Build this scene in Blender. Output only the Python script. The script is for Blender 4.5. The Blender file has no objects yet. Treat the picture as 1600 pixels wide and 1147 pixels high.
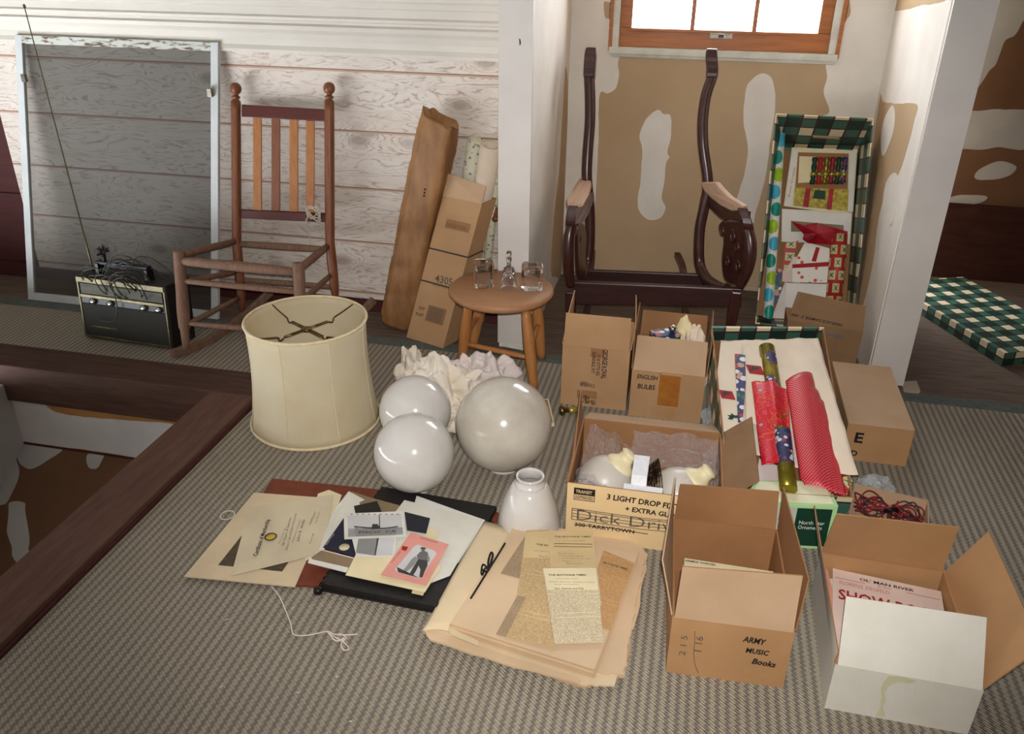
import bpy, math, random
from mathutils import Vector, Matrix, noise
random.seed(7)
PI = math.pi
V = Vector
# ------------------------------------------------------------ camera model (metres, z up, y into the room)
FPX, PITCH, YAW, ROLL, CAMH = 1313.5, .4703, -.2135, .0113, 1.5
_f = V((math.sin(YAW)*math.cos(PITCH), math.cos(YAW)*math.cos(PITCH), -math.sin(PITCH)))
_r0 = V((math.cos(YAW), -math.sin(YAW), 0)); _u0 = _r0.cross(_f)
_r = math.cos(ROLL)*_r0 + math.sin(ROLL)*_u0
_u = -math.sin(ROLL)*_r0 + math.cos(ROLL)*_u0
CP = V((0, 0, CAMH))
def ray(x, y): return (x-800)*_r - (y-573.5)*_u + FPX*_f
def pZ(x, y, z=0.0):
    d = ray(x, y); return CP + d*((z-CAMH)/d.z)
def pY(x, y, Y):
    d = ray(x, y); return CP + d*(Y/d.y)
def pX(x, y, X):
    d = ray(x, y); return CP + d*(X/d.x)
cam_d = bpy.data.cameras.new('camera'); cam = bpy.data.objects.new('camera', cam_d)
bpy.context.collection.objects.link(cam)
m = Matrix((( _r.x, _u.x, -_f.x, 0), (_r.y, _u.y, -_f.y, 0), (_r.z, _u.z, -_f.z, CAMH), (0, 0, 0, 1)))
cam.matrix_world = m
cam_d.sensor_width = 36; cam_d.lens = FPX/1600*36; cam_d.clip_start = .05
bpy.context.scene.camera = cam
COL = bpy.context.collection

# ------------------------------------------------------------ materials
def lin(c):
    def g(v):
        v /= 255.0
        return v/12.92 if v <= .04045 else ((v+.055)/1.055)**2.4
    return (g(c[0]), g(c[1]), g(c[2]), 1)
class NT:
    def __init__(s, name):
        s.m = bpy.data.materials.new(name); s.m.use_nodes = True
        s.t = s.m.node_tree; s.n = s.t.nodes; s.l = s.t.links
        s.b = s.n['Principled BSDF']; s.out = s.n['Material Output']
        s._tc = None
    def node(s, kind, **kw):
        n = s.n.new(kind)
        for k, v in kw.items():
            if k.startswith('i_'): n.inputs[k[2:].replace('_', ' ')].default_value = v
            else: setattr(n, k, v)
        return n
    def link(s, a, b): s.l.new(a, b)
    def coord(s, scale=(1, 1, 1), kind='Object', rot=(0, 0, 0), loc=(0, 0, 0)):
        if not s._tc: s._tc = s.n.new('ShaderNodeTexCoord')
        mp = s.n.new('ShaderNodeMapping'); mp.inputs['Scale'].default_value = scale
        mp.inputs['Rotation'].default_value = rot; mp.inputs['Location'].default_value = loc
        s.link(s._tc.outputs[kind], mp.inputs[0]); return mp.outputs[0]
    def noise(s, vec, scale, detail=4, rough=.55, dist=0):
        n = s.node('ShaderNodeTexNoise'); n.inputs['Scale'].default_value = scale
        n.inputs['Detail'].default_value = detail; n.inputs['Roughness'].default_value = rough
        n.inputs['Distortion'].default_value = dist
        s.link(vec, n.inputs['Vector']); return n.outputs['Fac']
    def ramp(s, fac, stops, interp='LINEAR'):
        r = s.node('ShaderNodeValToRGB'); r.color_ramp.interpolation = interp
        e = r.color_ramp.elements
        while len(e) < len(stops): e.new(.5)
        for i, (p, c) in enumerate(stops):
            e[i].position = p; e[i].color = c if len(c) == 4 else lin(c)
        s.link(fac, r.inputs[0]); return r.outputs[0]
    def mix(s, fac, a, b, mode='MIX'):
        x = s.node('ShaderNodeMix', data_type='RGBA', blend_type=mode)
        for i, v in ((0, fac), (6, a), (7, b)):
            if isinstance(v, (int, float)): x.inputs[i].default_value = v
            elif isinstance(v, tuple): x.inputs[i].default_value = v if len(v) == 4 else lin(v)
            else: s.link(v, x.inputs[i])
        return x.outputs[2]
    def math(s, op, a, b=None, c=None):
        x = s.node('ShaderNodeMath', operation=op)
        for i, v in enumerate((a, b, c)):
            if v is None: continue
            if isinstance(v, (int, float)): x.inputs[i].default_value = v
            else: s.link(v, x.inputs[i])
        return x.outputs[0]
    def bump(s, h, strength=.3, dist=.002):
        b = s.node('ShaderNodeBump'); b.inputs['Strength'].default_value = strength
        b.inputs['Distance'].default_value = dist; s.link(h, b.inputs['Height'])
        s.link(b.outputs[0], s.b.inputs['Normal'])
    def col(s, c):
        if isinstance(c, tuple): s.b.inputs['Base Color'].default_value = c if len(c) == 4 else lin(c)
        else: s.link(c, s.b.inputs['Base Color'])
    def set(s, **kw):
        for k, v in kw.items(): s.b.inputs[k.replace('_', ' ')].default_value = v
        return s
def basic(name, c1, c2=None, scale=20, rough=.7, stretch=(1, 1, 1), bump=0, bscale=None, metal=0, lo=.35, hi=.65, spec=.3, coat=0):
    t = NT(name)
    c2 = c2 or tuple(int(v*.88) for v in c1)
    v = t.coord(stretch)
    n = t.noise(v, scale, 5)
    t.col(t.ramp(n, [(lo, c1), (hi, c2)]))
    t.set(Roughness=rough, Metallic=metal)
    t.b.inputs['Specular IOR Level'].default_value = spec
    if coat: t.b.inputs['Coat Weight'].default_value = coat; t.b.inputs['Coat Roughness'].default_value = .15
    if bump: t.bump(t.noise(v, bscale or scale*3, 4), bump, .002)
    return t.m
def cardboard(name, c1, c2):
    t = NT(name); v = t.coord(); n = t.noise(v, 7, 5); n2 = t.noise(t.coord((1, 1, .05)), 420, 2)
    base = t.ramp(n, [(.3, c1), (.7, c2)])
    fl = t.noise(v, 600, 2)
    base = t.mix(t.math('MULTIPLY', fl, .25), base, tuple(int(a*.7) for a in c1))
    t.col(base); t.set(Roughness=.75); t.b.inputs['Specular IOR Level'].default_value = .25
    h = t.math('ADD', t.math('MULTIPLY', n2, .5), t.noise(v, 12, 3)); t.bump(h, .25, .0025)
    return t.m
M = {}
M['card'] = cardboard('cardboard_tan', (190, 150, 110), (178, 138, 98))
M['card_light'] = cardboard('cardboard_inner_light', (200, 166, 134), (190, 156, 122))
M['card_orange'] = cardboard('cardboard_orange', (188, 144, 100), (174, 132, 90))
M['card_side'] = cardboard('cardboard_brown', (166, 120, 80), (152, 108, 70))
M['card_yellow'] = cardboard('cardboard_pale', (230, 200, 152), (220, 190, 142))
M['card_white'] = cardboard('cardboard_white_faced', (226, 220, 208), (214, 208, 192))
M['card_grey'] = cardboard('cardboard_aged', (152, 118, 84), (134, 102, 72))
M['tape'] = basic('brown_packing_tape', (176, 112, 48), (160, 98, 42), 30, .25, spec=.6)
M['tape_clear'] = basic('clear_tape_on_card', (196, 160, 120), (186, 150, 112), 60, .2, spec=.7)
def wood(name, a, b, c, sc=6, stretch=(14, 14, 1), rough=.4, spec=.4, bump=.15):
    t = NT(name); v = t.coord(stretch); n = t.noise(v, sc, 6, .6, .6); n2 = t.noise(t.coord(), 9, 3)
    col = t.ramp(n, [(.25, a), (.5, b), (.75, c)])
    col = t.mix(t.math('MULTIPLY', n2, .35), col, a)
    t.col(col); t.set(Roughness=rough); t.b.inputs['Specular IOR Level'].default_value = spec
    t.bump(n, bump, .0015); return t.m
M['rocker_red'] = wood('reddish_chair_wood', (136, 84, 54), (124, 72, 44), (100, 56, 36))
M['rocker_slat'] = wood('amber_slat_wood', (180, 120, 68), (164, 104, 56), (142, 86, 46))
M['rocker_rail'] = wood('dark_back_rail_wood', (96, 40, 28), (84, 34, 24), (66, 26, 18), stretch=(1, 14, 14))
M['rocker_dull'] = wood('dusty_worn_chair_wood', (138, 108, 90), (122, 92, 76), (98, 72, 58), rough=.75, spec=.2)
M['mahogany'] = wood('dark_mahogany', (78, 42, 36), (62, 32, 28), (44, 24, 22), rough=.28, spec=.6, bump=.05)
M['mahogany_rail'] = wood('dark_mahogany_rail', (70, 40, 36), (54, 30, 28), (36, 20, 19), stretch=(1, 14, 14), rough=.38, spec=.5, bump=.05)
M['arm_bare'] = wood('worn_bare_arm_wood', (206, 176, 152), (196, 160, 134), (176, 138, 112), rough=.6, stretch=(14, 1, 14))
M['stool_leg'] = wood('honey_stool_wood', (186, 128, 74), (174, 116, 64), (156, 100, 52))
M['stool_top'] = wood('worn_stool_top_wood', (178, 134, 98), (168, 120, 82), (160, 116, 84), stretch=(1, 10, 10), rough=.5)
M['beam'] = wood('aged_dark_red_beam', (92, 68, 58), (78, 56, 48), (60, 44, 38), stretch=(1, 9, 9), rough=.8, spec=.15)
M['beam_y'] = wood('aged_red_beam_along', (112, 82, 70), (98, 70, 58), (78, 54, 46), stretch=(9, 1, 9), rough=.75, spec=.2)
M['oldfloor'] = wood('old_subfloor_boards', (124, 106, 92), (104, 88, 76), (80, 66, 56), stretch=(1, 9, 9), rough=.85, spec=.1)
M['base_red'] = wood('dark_red_board', (84, 34, 30), (70, 28, 26), (52, 22, 20), stretch=(1, 9, 9), rough=.7)
M['kneewood'] = wood('dark_shaded_knee_wood', (74, 42, 34), (60, 34, 28), (46, 26, 22), stretch=(1, 5, 5), rough=.8, spec=.1)  # dark red-brown boards, colour lowered further to stand in for the room's shade
M['window_wood'] = wood('varnished_pine_sash', (186, 116, 62), (170, 100, 50), (140, 80, 40), stretch=(1, 12, 12), rough=.35)
M['paint_white'] = basic('white_paint', (214, 206, 198), (206, 198, 190), 4, .55, bump=.05, bscale=60)
M['mould_white'] = basic('cream_white_moulding', (212, 204, 192), (204, 196, 184), 3, .5)
M['sill_white'] = basic('old_sill_paint', (222, 220, 206), (206, 200, 184), 14, .6, bump=.2)
M['screen_frame'] = basic('white_screen_frame_paint', (206, 208, 206), (196, 198, 196), 8, .55)
M['screen_worn'] = basic('chipped_frame_paint', (200, 202, 192), (110, 84, 66), 22, .7, (1, 4, 4), lo=.5, hi=.62)
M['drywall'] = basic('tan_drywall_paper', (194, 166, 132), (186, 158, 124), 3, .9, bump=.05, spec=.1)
M['drywall_shaded'] = basic('shaded_brown_drywall_paper', (110, 80, 58), (98, 70, 50), 3, .9, spec=.1)  # brown drywall, its colour darkened to imitate the dim room's lack of light
M['compound'] = basic('joint_compound', (234, 226, 214), (224, 214, 202), 5, .85, bump=.15, bscale=14, spec=.15)
M['compound_thin'] = basic('thin_joint_compound', (196, 182, 164), (184, 166, 146), 6, .85, spec=.15)
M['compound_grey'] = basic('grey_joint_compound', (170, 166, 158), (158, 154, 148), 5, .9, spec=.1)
M['shell_grey'] = basic('grey_shell', (128, 122, 116), (116, 111, 106), 3, .9)
M['plaster_white'] = basic('stair_wall_plaster', (206, 204, 202), (196, 194, 192), 6, .8, bump=.2, bscale=20)
M['orange_dry'] = basic('orange_drywall_strip', (176, 128, 76), (164, 118, 68), 6, .9)
# whitewashed knotty plank wallpaper
def siding():
    t = NT('whitewashed_plank_panel')
    tc = t.coord(); sep = t.node('ShaderNodeSeparateXYZ'); t.link(tc, sep.inputs[0])
    z = sep.outputs['Z']
    row = t.math('FLOOR', t.math('DIVIDE', t.math('SUBTRACT', z, .085), .2355))
    fr = t.math('FRACT', t.math('DIVIDE', t.math('SUBTRACT', z, .085), .2355))
    off = t.node('ShaderNodeCombineXYZ'); t.link(t.math('MULTIPLY', row, 3.7), off.inputs[0]); t.link(t.math('MULTIPLY', row, 1.3), off.inputs[2])
    add = t.node('ShaderNodeVectorMath', operation='ADD'); t.link(tc, add.inputs[0]); t.link(off.outputs[0], add.inputs[1])
    # knots: voronoi cells warp the grain around themselves
    mp = t.node('ShaderNodeMapping'); mp.inputs['Scale'].default_value = (3.2, 1, 6.5); t.link(add.outputs[0], mp.inputs[0])
    vo = t.node('ShaderNodeTexVoronoi'); vo.inputs['Scale'].default_value = 1; vo.inputs['Randomness'].default_value = .9; t.link(mp.outputs[0], vo.inputs['Vector'])
    d = vo.outputs['Distance']
    mp2 = t.node('ShaderNodeMapping'); mp2.inputs['Scale'].default_value = (1.5, 1, 7.5); t.link(add.outputs[0], mp2.inputs[0])
    warp = t.noise(mp2.outputs[0], 1.7, 4, .55, .8)
    kn = t.math('MULTIPLY', t.math('POWER', t.math('MAXIMUM', t.math('SUBTRACT', .42, d), 0), 1.5), 120.0)
    phase = t.math('ADD', t.math('ADD', t.math('MULTIPLY', warp, 62.0), kn), t.math('MULTIPLY', z, 120))
    g = t.math('MULTIPLY', t.math('ADD', t.math('SINE', phase), 1), .5)
    g = t.math('POWER', g, 5.0)
    mp3 = t.node('ShaderNodeMapping'); mp3.inputs['Scale'].default_value = (6, 1, 34); t.link(add.outputs[0], mp3.inputs[0])
    msk = t.noise(mp3.outputs[0], 1.6, 5, .75)
    g = t.math('MULTIPLY', g, t.ramp(msk, [(.40, (.12, .12, .12, 1)), (.60, (1, 1, 1, 1))]))
    fine = t.noise(t.coord((5, 1, 70)), 9, 3, .7)
    g = t.math('ADD', g, t.math('MULTIPLY', t.ramp(fine, [(.5, (0, 0, 0, 1)), (.8, (1, 1, 1, 1))]), .6))
    col = t.mix(t.math('MINIMUM', t.math('MULTIPLY', g, .8), .8), (218, 208, 196), (150, 116, 98))
    blot = t.noise(t.coord((2, 1, 5)), 2.2, 4)
    col = t.mix(t.math('MULTIPLY', t.ramp(blot, [(.4, (0, 0, 0, 1)), (.75, (1, 1, 1, 1))]), .5), col, (204, 184, 168))
    knot = t.ramp(d, [(.0, (1, 1, 1, 1)), (.10, (.8, .8, .8, 1)), (.2, (0, 0, 0, 1))])
    col = t.mix(t.math('MULTIPLY', knot, .62), col, (128, 106, 92))
    gap = t.math('LESS_THAN', fr, .034)
    gap2 = t.math('LESS_THAN', t.math('ABSOLUTE', t.math('SUBTRACT', fr, .035)), .010)
    col = t.mix(gap, col, (186, 156, 134)); col = t.mix(gap2, col, (142, 104, 84))
    t.col(col); t.set(Roughness=.6)
    t.bump(t.math('SUBTRACT', t.math('MULTIPLY', g, -.3), gap), .3, .003)
    return t.m
M['siding'] = siding()
def carpet():
    t = NT('ribbed_beige_carpet')
    tc = t.coord(); sep = t.node('ShaderNodeSeparateXYZ'); t.link(tc, sep.inputs[0])
    x, y = sep.outputs['X'], sep.outputs['Y']
    wob = t.math('MULTIPLY', t.math('SINE', t.math('MULTIPLY', y, 2*PI/.0145)), .0019)
    xx = t.math('ADD', x, wob)
    ph = t.math('FRACT', t.math('DIVIDE', xx, .0215))
    tri = t.math('ABSOLUTE', t.math('SUBTRACT', t.math('MULTIPLY', ph, 2), 1))    # 1 at groove, 0 on rib
    loop = t.math('MULTIPLY', t.math('ADD', t.math('SINE', t.math('ADD', t.math('MULTIPLY', y, 2*PI/.0085), t.math('MULTIPLY', x, 2*PI/.0107))), 1), .5)
    rid = t.math('FLOOR', t.math('DIVIDE', xx, .0215))
    comb = t.node('ShaderNodeCombineXYZ'); t.link(rid, comb.inputs[0]); t.link(t.math('MULTIPLY', y, 9), comb.inputs[1])
    rn = t.noise(comb.outputs[0], .9, 3)
    fine = t.noise(tc, 260, 3, .7); big = t.noise(tc, 2.5, 4)
    rib = t.ramp(tri, [(.0, (1, 1, 1, 1)), (.45, (.85, .85, .85, 1)), (.72, (.18, .18, .18, 1)), (1, (0, 0, 0, 1))])
    light = t.mix(rn, (200, 188, 164), (170, 162, 142))
    light = t.mix(t.math('MULTIPLY', loop, .42), light, (122, 116, 106))
    dark = t.mix(fine, (110, 98, 94), (142, 132, 120))
    col = t.mix(rib, dark, light)
    col = t.mix(t.math('MULTIPLY', t.ramp(fine, [(.35, (1, 1, 1, 1)), (.55, (0, 0, 0, 1))]), .3), col, (106, 102, 92))
    col = t.mix(t.math('MULTIPLY', big, .25), col, (116, 106, 98))
    t.col(col); t.set(Roughness=.95); t.b.inputs['Specular IOR Level'].default_value = .05
    h = t.math('ADD', t.math('ADD', rib, t.math('MULTIPLY', loop, .5)), t.math('MULTIPLY', fine, .4))
    t.bump(h, .7, .0035)
    return t.m
M['carpet'] = carpet()
M['binding'] = basic('blue_grey_carpet_tape', (86, 94, 92), (108, 108, 100), 40, .85, bump=.4, spec=.1)
def plaid(name, axes, per=.118, off=(0, 0)):
    """buffalo plaid: cream / mid green / dark green squares with thin dark red lines"""
    t = NT(name); tc = t.coord(kind='UV'); sep = t.node('ShaderNodeSeparateXYZ'); t.link(tc, sep.inputs[0])
    a, b = sep.outputs['X'], sep.outputs['Y']
    def st(v, o):
        f = t.math('FRACT', t.math('ADD', t.math('DIVIDE', v, per), o))
        s_ = t.math('GREATER_THAN', f, .5)
        e = t.math('LESS_THAN', t.math('ABSOLUTE', t.math('SUBTRACT', t.math('ABSOLUTE', t.math('SUBTRACT', f, .5)), .0)), .03)
        e2 = t.math('GREATER_THAN', t.math('ABSOLUTE', t.math('SUBTRACT', f, .5)), .47)
        return s_, t.math('MAXIMUM', e, e2)
    sa, ea = st(a, off[0]); sb, eb = st(b, off[1])
    both = t.math('MULTIPLY', sa, sb); any_ = t.math('MAXIMUM', sa, sb)
    col = t.mix(any_, (226, 208, 172), (60, 102, 84)); col = t.mix(both, col, (24, 52, 44))
    col = t.mix(t.math('MULTIPLY', t.math('MAXIMUM', ea, eb), t.math('SUBTRACT', 1, 0)), col, (58, 34, 32))
    t.col(col); t.set(Roughness=.45); return t.m
M['plaid'] = plaid('green_cream_plaid', None, .122, (.1, .35)); M['plaid_g'] = plaid('green_cream_plaid_wide', None, .106, (.55, .2)); M['plaid_h'] = plaid('green_cream_plaid_lid', None, .098, (.5, .3))
M['card_in'] = M['card']
def glass(name, col=(1, 1, 1, 1), rough=0, ior=1.5):
    t = NT(name); t.col(col); t.set(Roughness=rough, IOR=ior); t.b.inputs['Transmission Weight'].default_value = 1; return t.m
M['glass'] = glass('clear_crystal', (.97, .95, .95, 1))
M['opal'] = basic('milk_glass', (210, 206, 200), (200, 194, 187), 6, .12, spec=.5, coat=.3)
M['opal_dusty'] = basic('dusty_milk_glass', (204, 197, 184), (186, 177, 162), 9, .16, spec=.5, coat=.3, bump=.02)
M['frost'] = basic('frosted_glass', (206, 198, 186), (198, 190, 178), 9, .35, spec=.4)
M['cream_cer'] = basic('cream_fitter', (236, 224, 186), (226, 212, 170), 12, .4)
def alpha_mat(name, col, a, rough=.5, spec=.5, metal=0, bump=0, bscale=100):
    t = NT(name); t.col(col); t.set(Roughness=rough, Alpha=a, Metallic=metal); t.b.inputs['Specular IOR Level'].default_value = spec
    if bump:
        v = t.node('ShaderNodeTexVoronoi'); v.inputs['Scale'].default_value = bscale; t.link(t.coord(), v.inputs['Vector']); t.bump(v.outputs['Distance'], bump, .006)
    return t.m
M['mesh'] = alpha_mat('dark_insect_mesh', (74, 72, 68), .58, .8, .1)
M['bubble'] = alpha_mat('bubble_wrap_plastic', (226, 224, 232), .17, .08, 1.0, bump=1, bscale=95)
M['clear_plastic'] = alpha_mat('clear_plastic_film', (220, 224, 222), .3, .08, .9)
M['pane'] = alpha_mat('window_glass', (255, 255, 255), .03, .02, .5)
M['shade'] = None
def shade():
    t = NT('aged_cream_fabric'); v = t.coord(); n = t.noise(v, 5, 4); n2 = t.noise(v, 500, 2)
    c = t.ramp(n, [(.3, (234, 224, 196)), (.55, (228, 214, 180)), (.75, (216, 196, 154))])
    t.col(t.mix(t.math('MULTIPLY', n2, .2), c, (190, 170, 130))); t.set(Roughness=.8)
    t.b.inputs['Subsurface Weight'].default_value = 0
    t.bump(n2, .15, .001)
    tr = t.node('ShaderNodeBsdfTranslucent'); tr.inputs[0].default_value = lin((236, 216, 170))
    mx = t.node('ShaderNodeMixShader'); mx.inputs[0].default_value = .22
    t.link(t.b.outputs[0], mx.inputs[1]); t.link(tr.outputs[0], mx.inputs[2]); t.link(mx.outputs[0], t.out.inputs[0]); return t.m
M['shade'] = shade()
M['trim_cream'] = basic('cream_braid_trim', (232, 214, 178), (220, 200, 160), 60, .8)
M['brass'] = basic('aged_brass', (140, 116, 78), (104, 84, 54), 40, .35, metal=1)
M['brass_dark'] = basic('dark_bronze_chain', (96, 78, 56), (64, 50, 36), 60, .35, metal=1)
M['gold_dull'] = basic('dull_gold_trim', (112, 102, 76), (84, 76, 54), 30, .4, metal=.5)
M['chrome'] = basic('chrome', (220, 220, 222), (200, 200, 204), 30, .08, metal=1)
M['steel'] = basic('grey_steel', (150, 142, 128), (120, 112, 98), 40, .35, metal=.8)
M['black'] = basic('black_leatherette', (38, 34, 32), (30, 27, 26), 60, .5, bump=.2, bscale=300)
M['blackp'] = basic('black_plastic', (24, 23, 22), (18, 17, 17), 60, .35)
M['radio_grille'] = basic('charcoal_speaker_cloth', (52, 50, 44), (38, 36, 32), 300, .8)
M['radio_dial'] = basic('olive_dial_glass', (84, 78, 58), (54, 54, 44), 18, .5, (1, 1, 8), spec=.2)
M['cord'] = basic('grey_black_cable', (62, 62, 56), (46, 46, 42), 60, .4)
M['leather'] = basic('brown_leatherette', (122, 60, 40), (108, 52, 34), 40, .5, bump=.1)
M['ink'] = basic('black_ink', (30, 26, 26), (22, 20, 20), 40, .7)
M['ink_grey'] = basic('faded_ink', (96, 84, 74), (84, 72, 62), 40, .8)
M['ink_news'] = basic('newsprint_ink', (92, 78, 62), (84, 70, 56), 40, .9)
M['ink_blue'] = basic('blue_pencil', (92, 106, 140), (84, 96, 130), 40, .8)
M['ink_red'] = basic('red_ink', (172, 36, 40), (160, 30, 36), 40, .7)
M['ink_pink'] = basic('pinkish_ink', (206, 120, 116), (196, 110, 108), 40, .7)
M['ink_white'] = basic('white_print', (236, 236, 230), (226, 226, 220), 40, .7)
def paper(name, c, k=.93, rough=.75, sc=6): 
    return basic(name, c, tuple(int(v*k) for v in c), sc, rough, bump=.03, bscale=40)
M['p_white'] = paper('white_paper', (236, 232, 222)); M['p_cream'] = paper('cream_paper', (236, 222, 182))
M['p_tan'] = paper('tan_mat_paper', (224, 202, 166)); M['p_buff'] = paper('buff_certificate_paper', (220, 204, 172))
M['p_green'] = paper('greenish_white_paper', (232, 228, 214)); M['p_taupe'] = paper('taupe_paper', (146, 124, 96))
M['p_yellow'] = paper('pale_yellow_envelope', (240, 224, 180)); M['p_pink'] = paper('salmon_pink_card', (232, 160, 146))
M['p_scrap'] = paper('aged_scrapbook_paper', (224, 194, 158), .9, sc=3); M['p_scrap2'] = paper('aged_page_yellow', (230, 208, 170), .9, sc=3)
M['p_scrap3'] = paper('browned_page', (210, 174, 134), .9, sc=3); M['p_navy'] = paper('navy_cover', (44, 44, 60))
M['p_dark'] = paper('dark_negative', (46, 42, 38)); M['p_dark2'] = paper('black_photo_print', (44, 46, 52))
M['p_grey'] = paper('grey_photo_tone', (150, 148, 146)); M['p_lgrey'] = paper('light_photo_tone', (214, 212, 212))
M['p_dgrey'] = paper('dark_photo_tone', (70, 68, 66)); M['p_sea'] = basic('photo_sea_tone', (170, 170, 170), (140, 140, 140), 40, .6, (1, 6, 1))
M['p_land'] = basic('landscape_print', (96, 72, 56), (54, 66, 44), 30, .6)
M['p_seal'] = paper('gold_seal', (214, 170, 60)); M['p_pinkish'] = paper('pinkish_sheet_music', (240, 216, 204))
M['tissue'] = basic('crumpled_white_tissue', (236, 226, 214), (226, 212, 190), 8, .75, bump=.5, bscale=26)
M['tissue2'] = basic('pinkish_white_tissue', (226, 214, 208), (214, 200, 194), 8, .75, bump=.5, bscale=26)
M['tissue_flat'] = basic('cream_tissue_sheet', (238, 222, 200), (230, 212, 190), 4, .8, bump=.25, bscale=12)
M['kraft'] = basic('wrinkled_kraft_paper', (158, 114, 72), (130, 90, 54), 7, .5, (3, 3, 1), bump=.6, bscale=14)
M['strap'] = basic('black_strap', (44, 38, 40), (36, 30, 32), 40, .4)
M['string'] = basic('white_string', (232, 220, 210), (220, 206, 196), 100, .85)
M['twine'] = basic('off_white_twine', (204, 196, 180), (190, 180, 164), 100, .85)
M['roll_pink'] = basic('cream_wallpaper_back', (214, 196, 176), (204, 184, 162), 8, .7)
M['foam'] = basic('white_foam_block', (240, 240, 242), (228, 228, 232), 120, .7)
M['green_box'] = basic('pale_green_card', (182, 220, 160), (176, 214, 154), 8, .6)
M['cream_box'] = basic('cream_box_lid', (240, 236, 200), (234, 228, 192), 8, .6)
M['dkgreen'] = basic('dark_green_print', (22, 62, 44), (18, 54, 38), 20, .5)
M['vial'] = basic('pale_grey_print', (206, 206, 196), (186, 180, 180), 14, .5)
M['wire_red'] = basic('dark_red_light_wire', (140, 36, 46), (120, 28, 38), 100, .4)
M['wire_dark'] = basic('dark_green_light_wire', (62, 50, 44), (50, 40, 36), 100, .4)
M['roll_gold'] = basic('olive_gold_foil', (150, 134, 44), (118, 104, 32), 20, .25, metal=.55)
def news(name, paperc, inkc, lines=1.0):
    """typeset columns of tiny lines laid out along the sheet's own width and height (UV in metres)"""
    t = NT(name); tc = t.coord(kind='UV'); sep = t.node('ShaderNodeSeparateXYZ'); t.link(tc, sep.inputs[0])
    u, v = sep.outputs['X'], sep.outputs['Y']
    per = .0038*lines
    row = t.math('FLOOR', t.math('DIVIDE', v, per)); fr = t.math('FRACT', t.math('DIVIDE', v, per))
    on = t.math('GREATER_THAN', fr, .42)
    cb = t.node('ShaderNodeCombineXYZ'); t.link(t.math('MULTIPLY', u, 420/lines), cb.inputs[0]); t.link(t.math('MULTIPLY', row, 7.3), cb.inputs[1])
    nz = t.noise(cb.outputs[0], 1, 2, .8)
    on = t.math('MULTIPLY', on, t.math('GREATER_THAN', nz, .48))
    cb2 = t.node('ShaderNodeCombineXYZ'); t.link(t.math('MULTIPLY', u, 2), cb2.inputs[0]); t.link(t.math('MULTIPLY', row, .37), cb2.inputs[1])
    par = t.math('LESS_THAN', t.noise(cb2.outputs[0], 1, 1), .66)
    on = t.math('MULTIPLY', on, par)
    n = t.noise(t.coord(), 8, 3)
    base = t.ramp(n, [(.3, paperc), (.7, tuple(int(x*.94) for x in paperc))])
    t.col(t.mix(t.math('MULTIPLY', on, .55), base, inkc)); t.set(Roughness=.85); return t.m
M['news_white'] = news('fresh_newsprint', (226, 208, 172), (84, 72, 58)); M['news_tan'] = news('tan_newsprint', (214, 182, 132), (92, 72, 52))
M['news_grey'] = news('grey_newsprint', (178, 152, 118), (98, 84, 72)); M['news_pale'] = paper('plain_clipping', (218, 192, 144))
M['news_brown'] = news('browned_newsprint', (206, 160, 106), (110, 82, 56))
def spots(name, base, cols, scale, thr=.3, rough=.5, stretch=(1, 1, 1)):
    t = NT(name); v = t.coord(stretch); vo = t.node('ShaderNodeTexVoronoi'); vo.inputs['Scale'].default_value = scale; t.link(v, vo.inputs['Vector'])
    s = t.math('LESS_THAN', vo.outputs['Distance'], thr)
    hue = t.node('ShaderNodeSeparateColor'); t.link(vo.outputs['Color'], hue.inputs[0])
    st = [(i/len(cols), c) for i, c in enumerate(cols)]
    c = t.ramp(hue.outputs[0], st, 'CONSTANT'); t.col(t.mix(s, base, c)); t.set(Roughness=rough); return t.m
M['red_swirl'] = None
def swirl():
    t = NT('red_swirl_gift_wrap'); v = t.coord(); vo = t.node('ShaderNodeTexVoronoi'); vo.inputs['Scale'].default_value = 26; t.link(v, vo.inputs['Vector'])
    d = vo.outputs['Distance']; ring = t.math('LESS_THAN', t.math('ABSOLUTE', t.math('SUBTRACT', t.math('FRACT', t.math('MULTIPLY', d, 4.0)), .5)), .09)
    hue = t.node('ShaderNodeSeparateColor'); t.link(vo.outputs['Color'], hue.inputs[0])
    lc = t.ramp(hue.outputs[1], [(0, (230, 90, 100)), (.5, (236, 130, 60)), (.8, (226, 110, 130))], 'CONSTANT')
    c = t.mix(t.math('MULTIPLY', ring, .7), (206, 26, 44), lc)
    dot = t.math('MULTIPLY', t.math('LESS_THAN', d, .16), t.math('GREATER_THAN', hue.outputs[0], .66))
    dc = t.ramp(hue.outputs[2], [(0, (150, 158, 170)), (.5, (96, 138, 110)), (.75, (224, 150, 40))], 'CONSTANT')
    t.col(t.mix(dot, c, dc)); t.set(Roughness=.35); return t.m
M['red_swirl'] = swirl()
def dots():
    t = NT('red_dotted_gift_wrap'); tc = t.coord(kind='UV'); mp = t.node('ShaderNodeMapping'); mp.inputs['Rotation'].default_value = (0, 0, PI/4)
    mp.inputs['Scale'].default_value = (170, 170, 1); t.link(tc, mp.inputs[0]); sep = t.node('ShaderNodeSeparateXYZ'); t.link(mp.outputs[0], sep.inputs[0])
    a = t.math('SUBTRACT', t.math('FRACT', sep.outputs[0]), .5); b = t.math('SUBTRACT', t.math('FRACT', sep.outputs[1]), .5)
    r = t.math('ADD', t.math('MULTIPLY', a, a), t.math('MULTIPLY', b, b)); s = t.math('LESS_THAN', r, .035)
    t.col(t.mix(s, (196, 22, 46), (240, 190, 180))); t.set(Roughness=.4); return t.m
M['red_dots'] = dots()
M['xmas_navy'] = spots('navy_christmas_wrap', (36, 42, 84), [(196, 190, 196), (150, 40, 52), (206, 204, 208), (60, 70, 120)], 60, .42)
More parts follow.
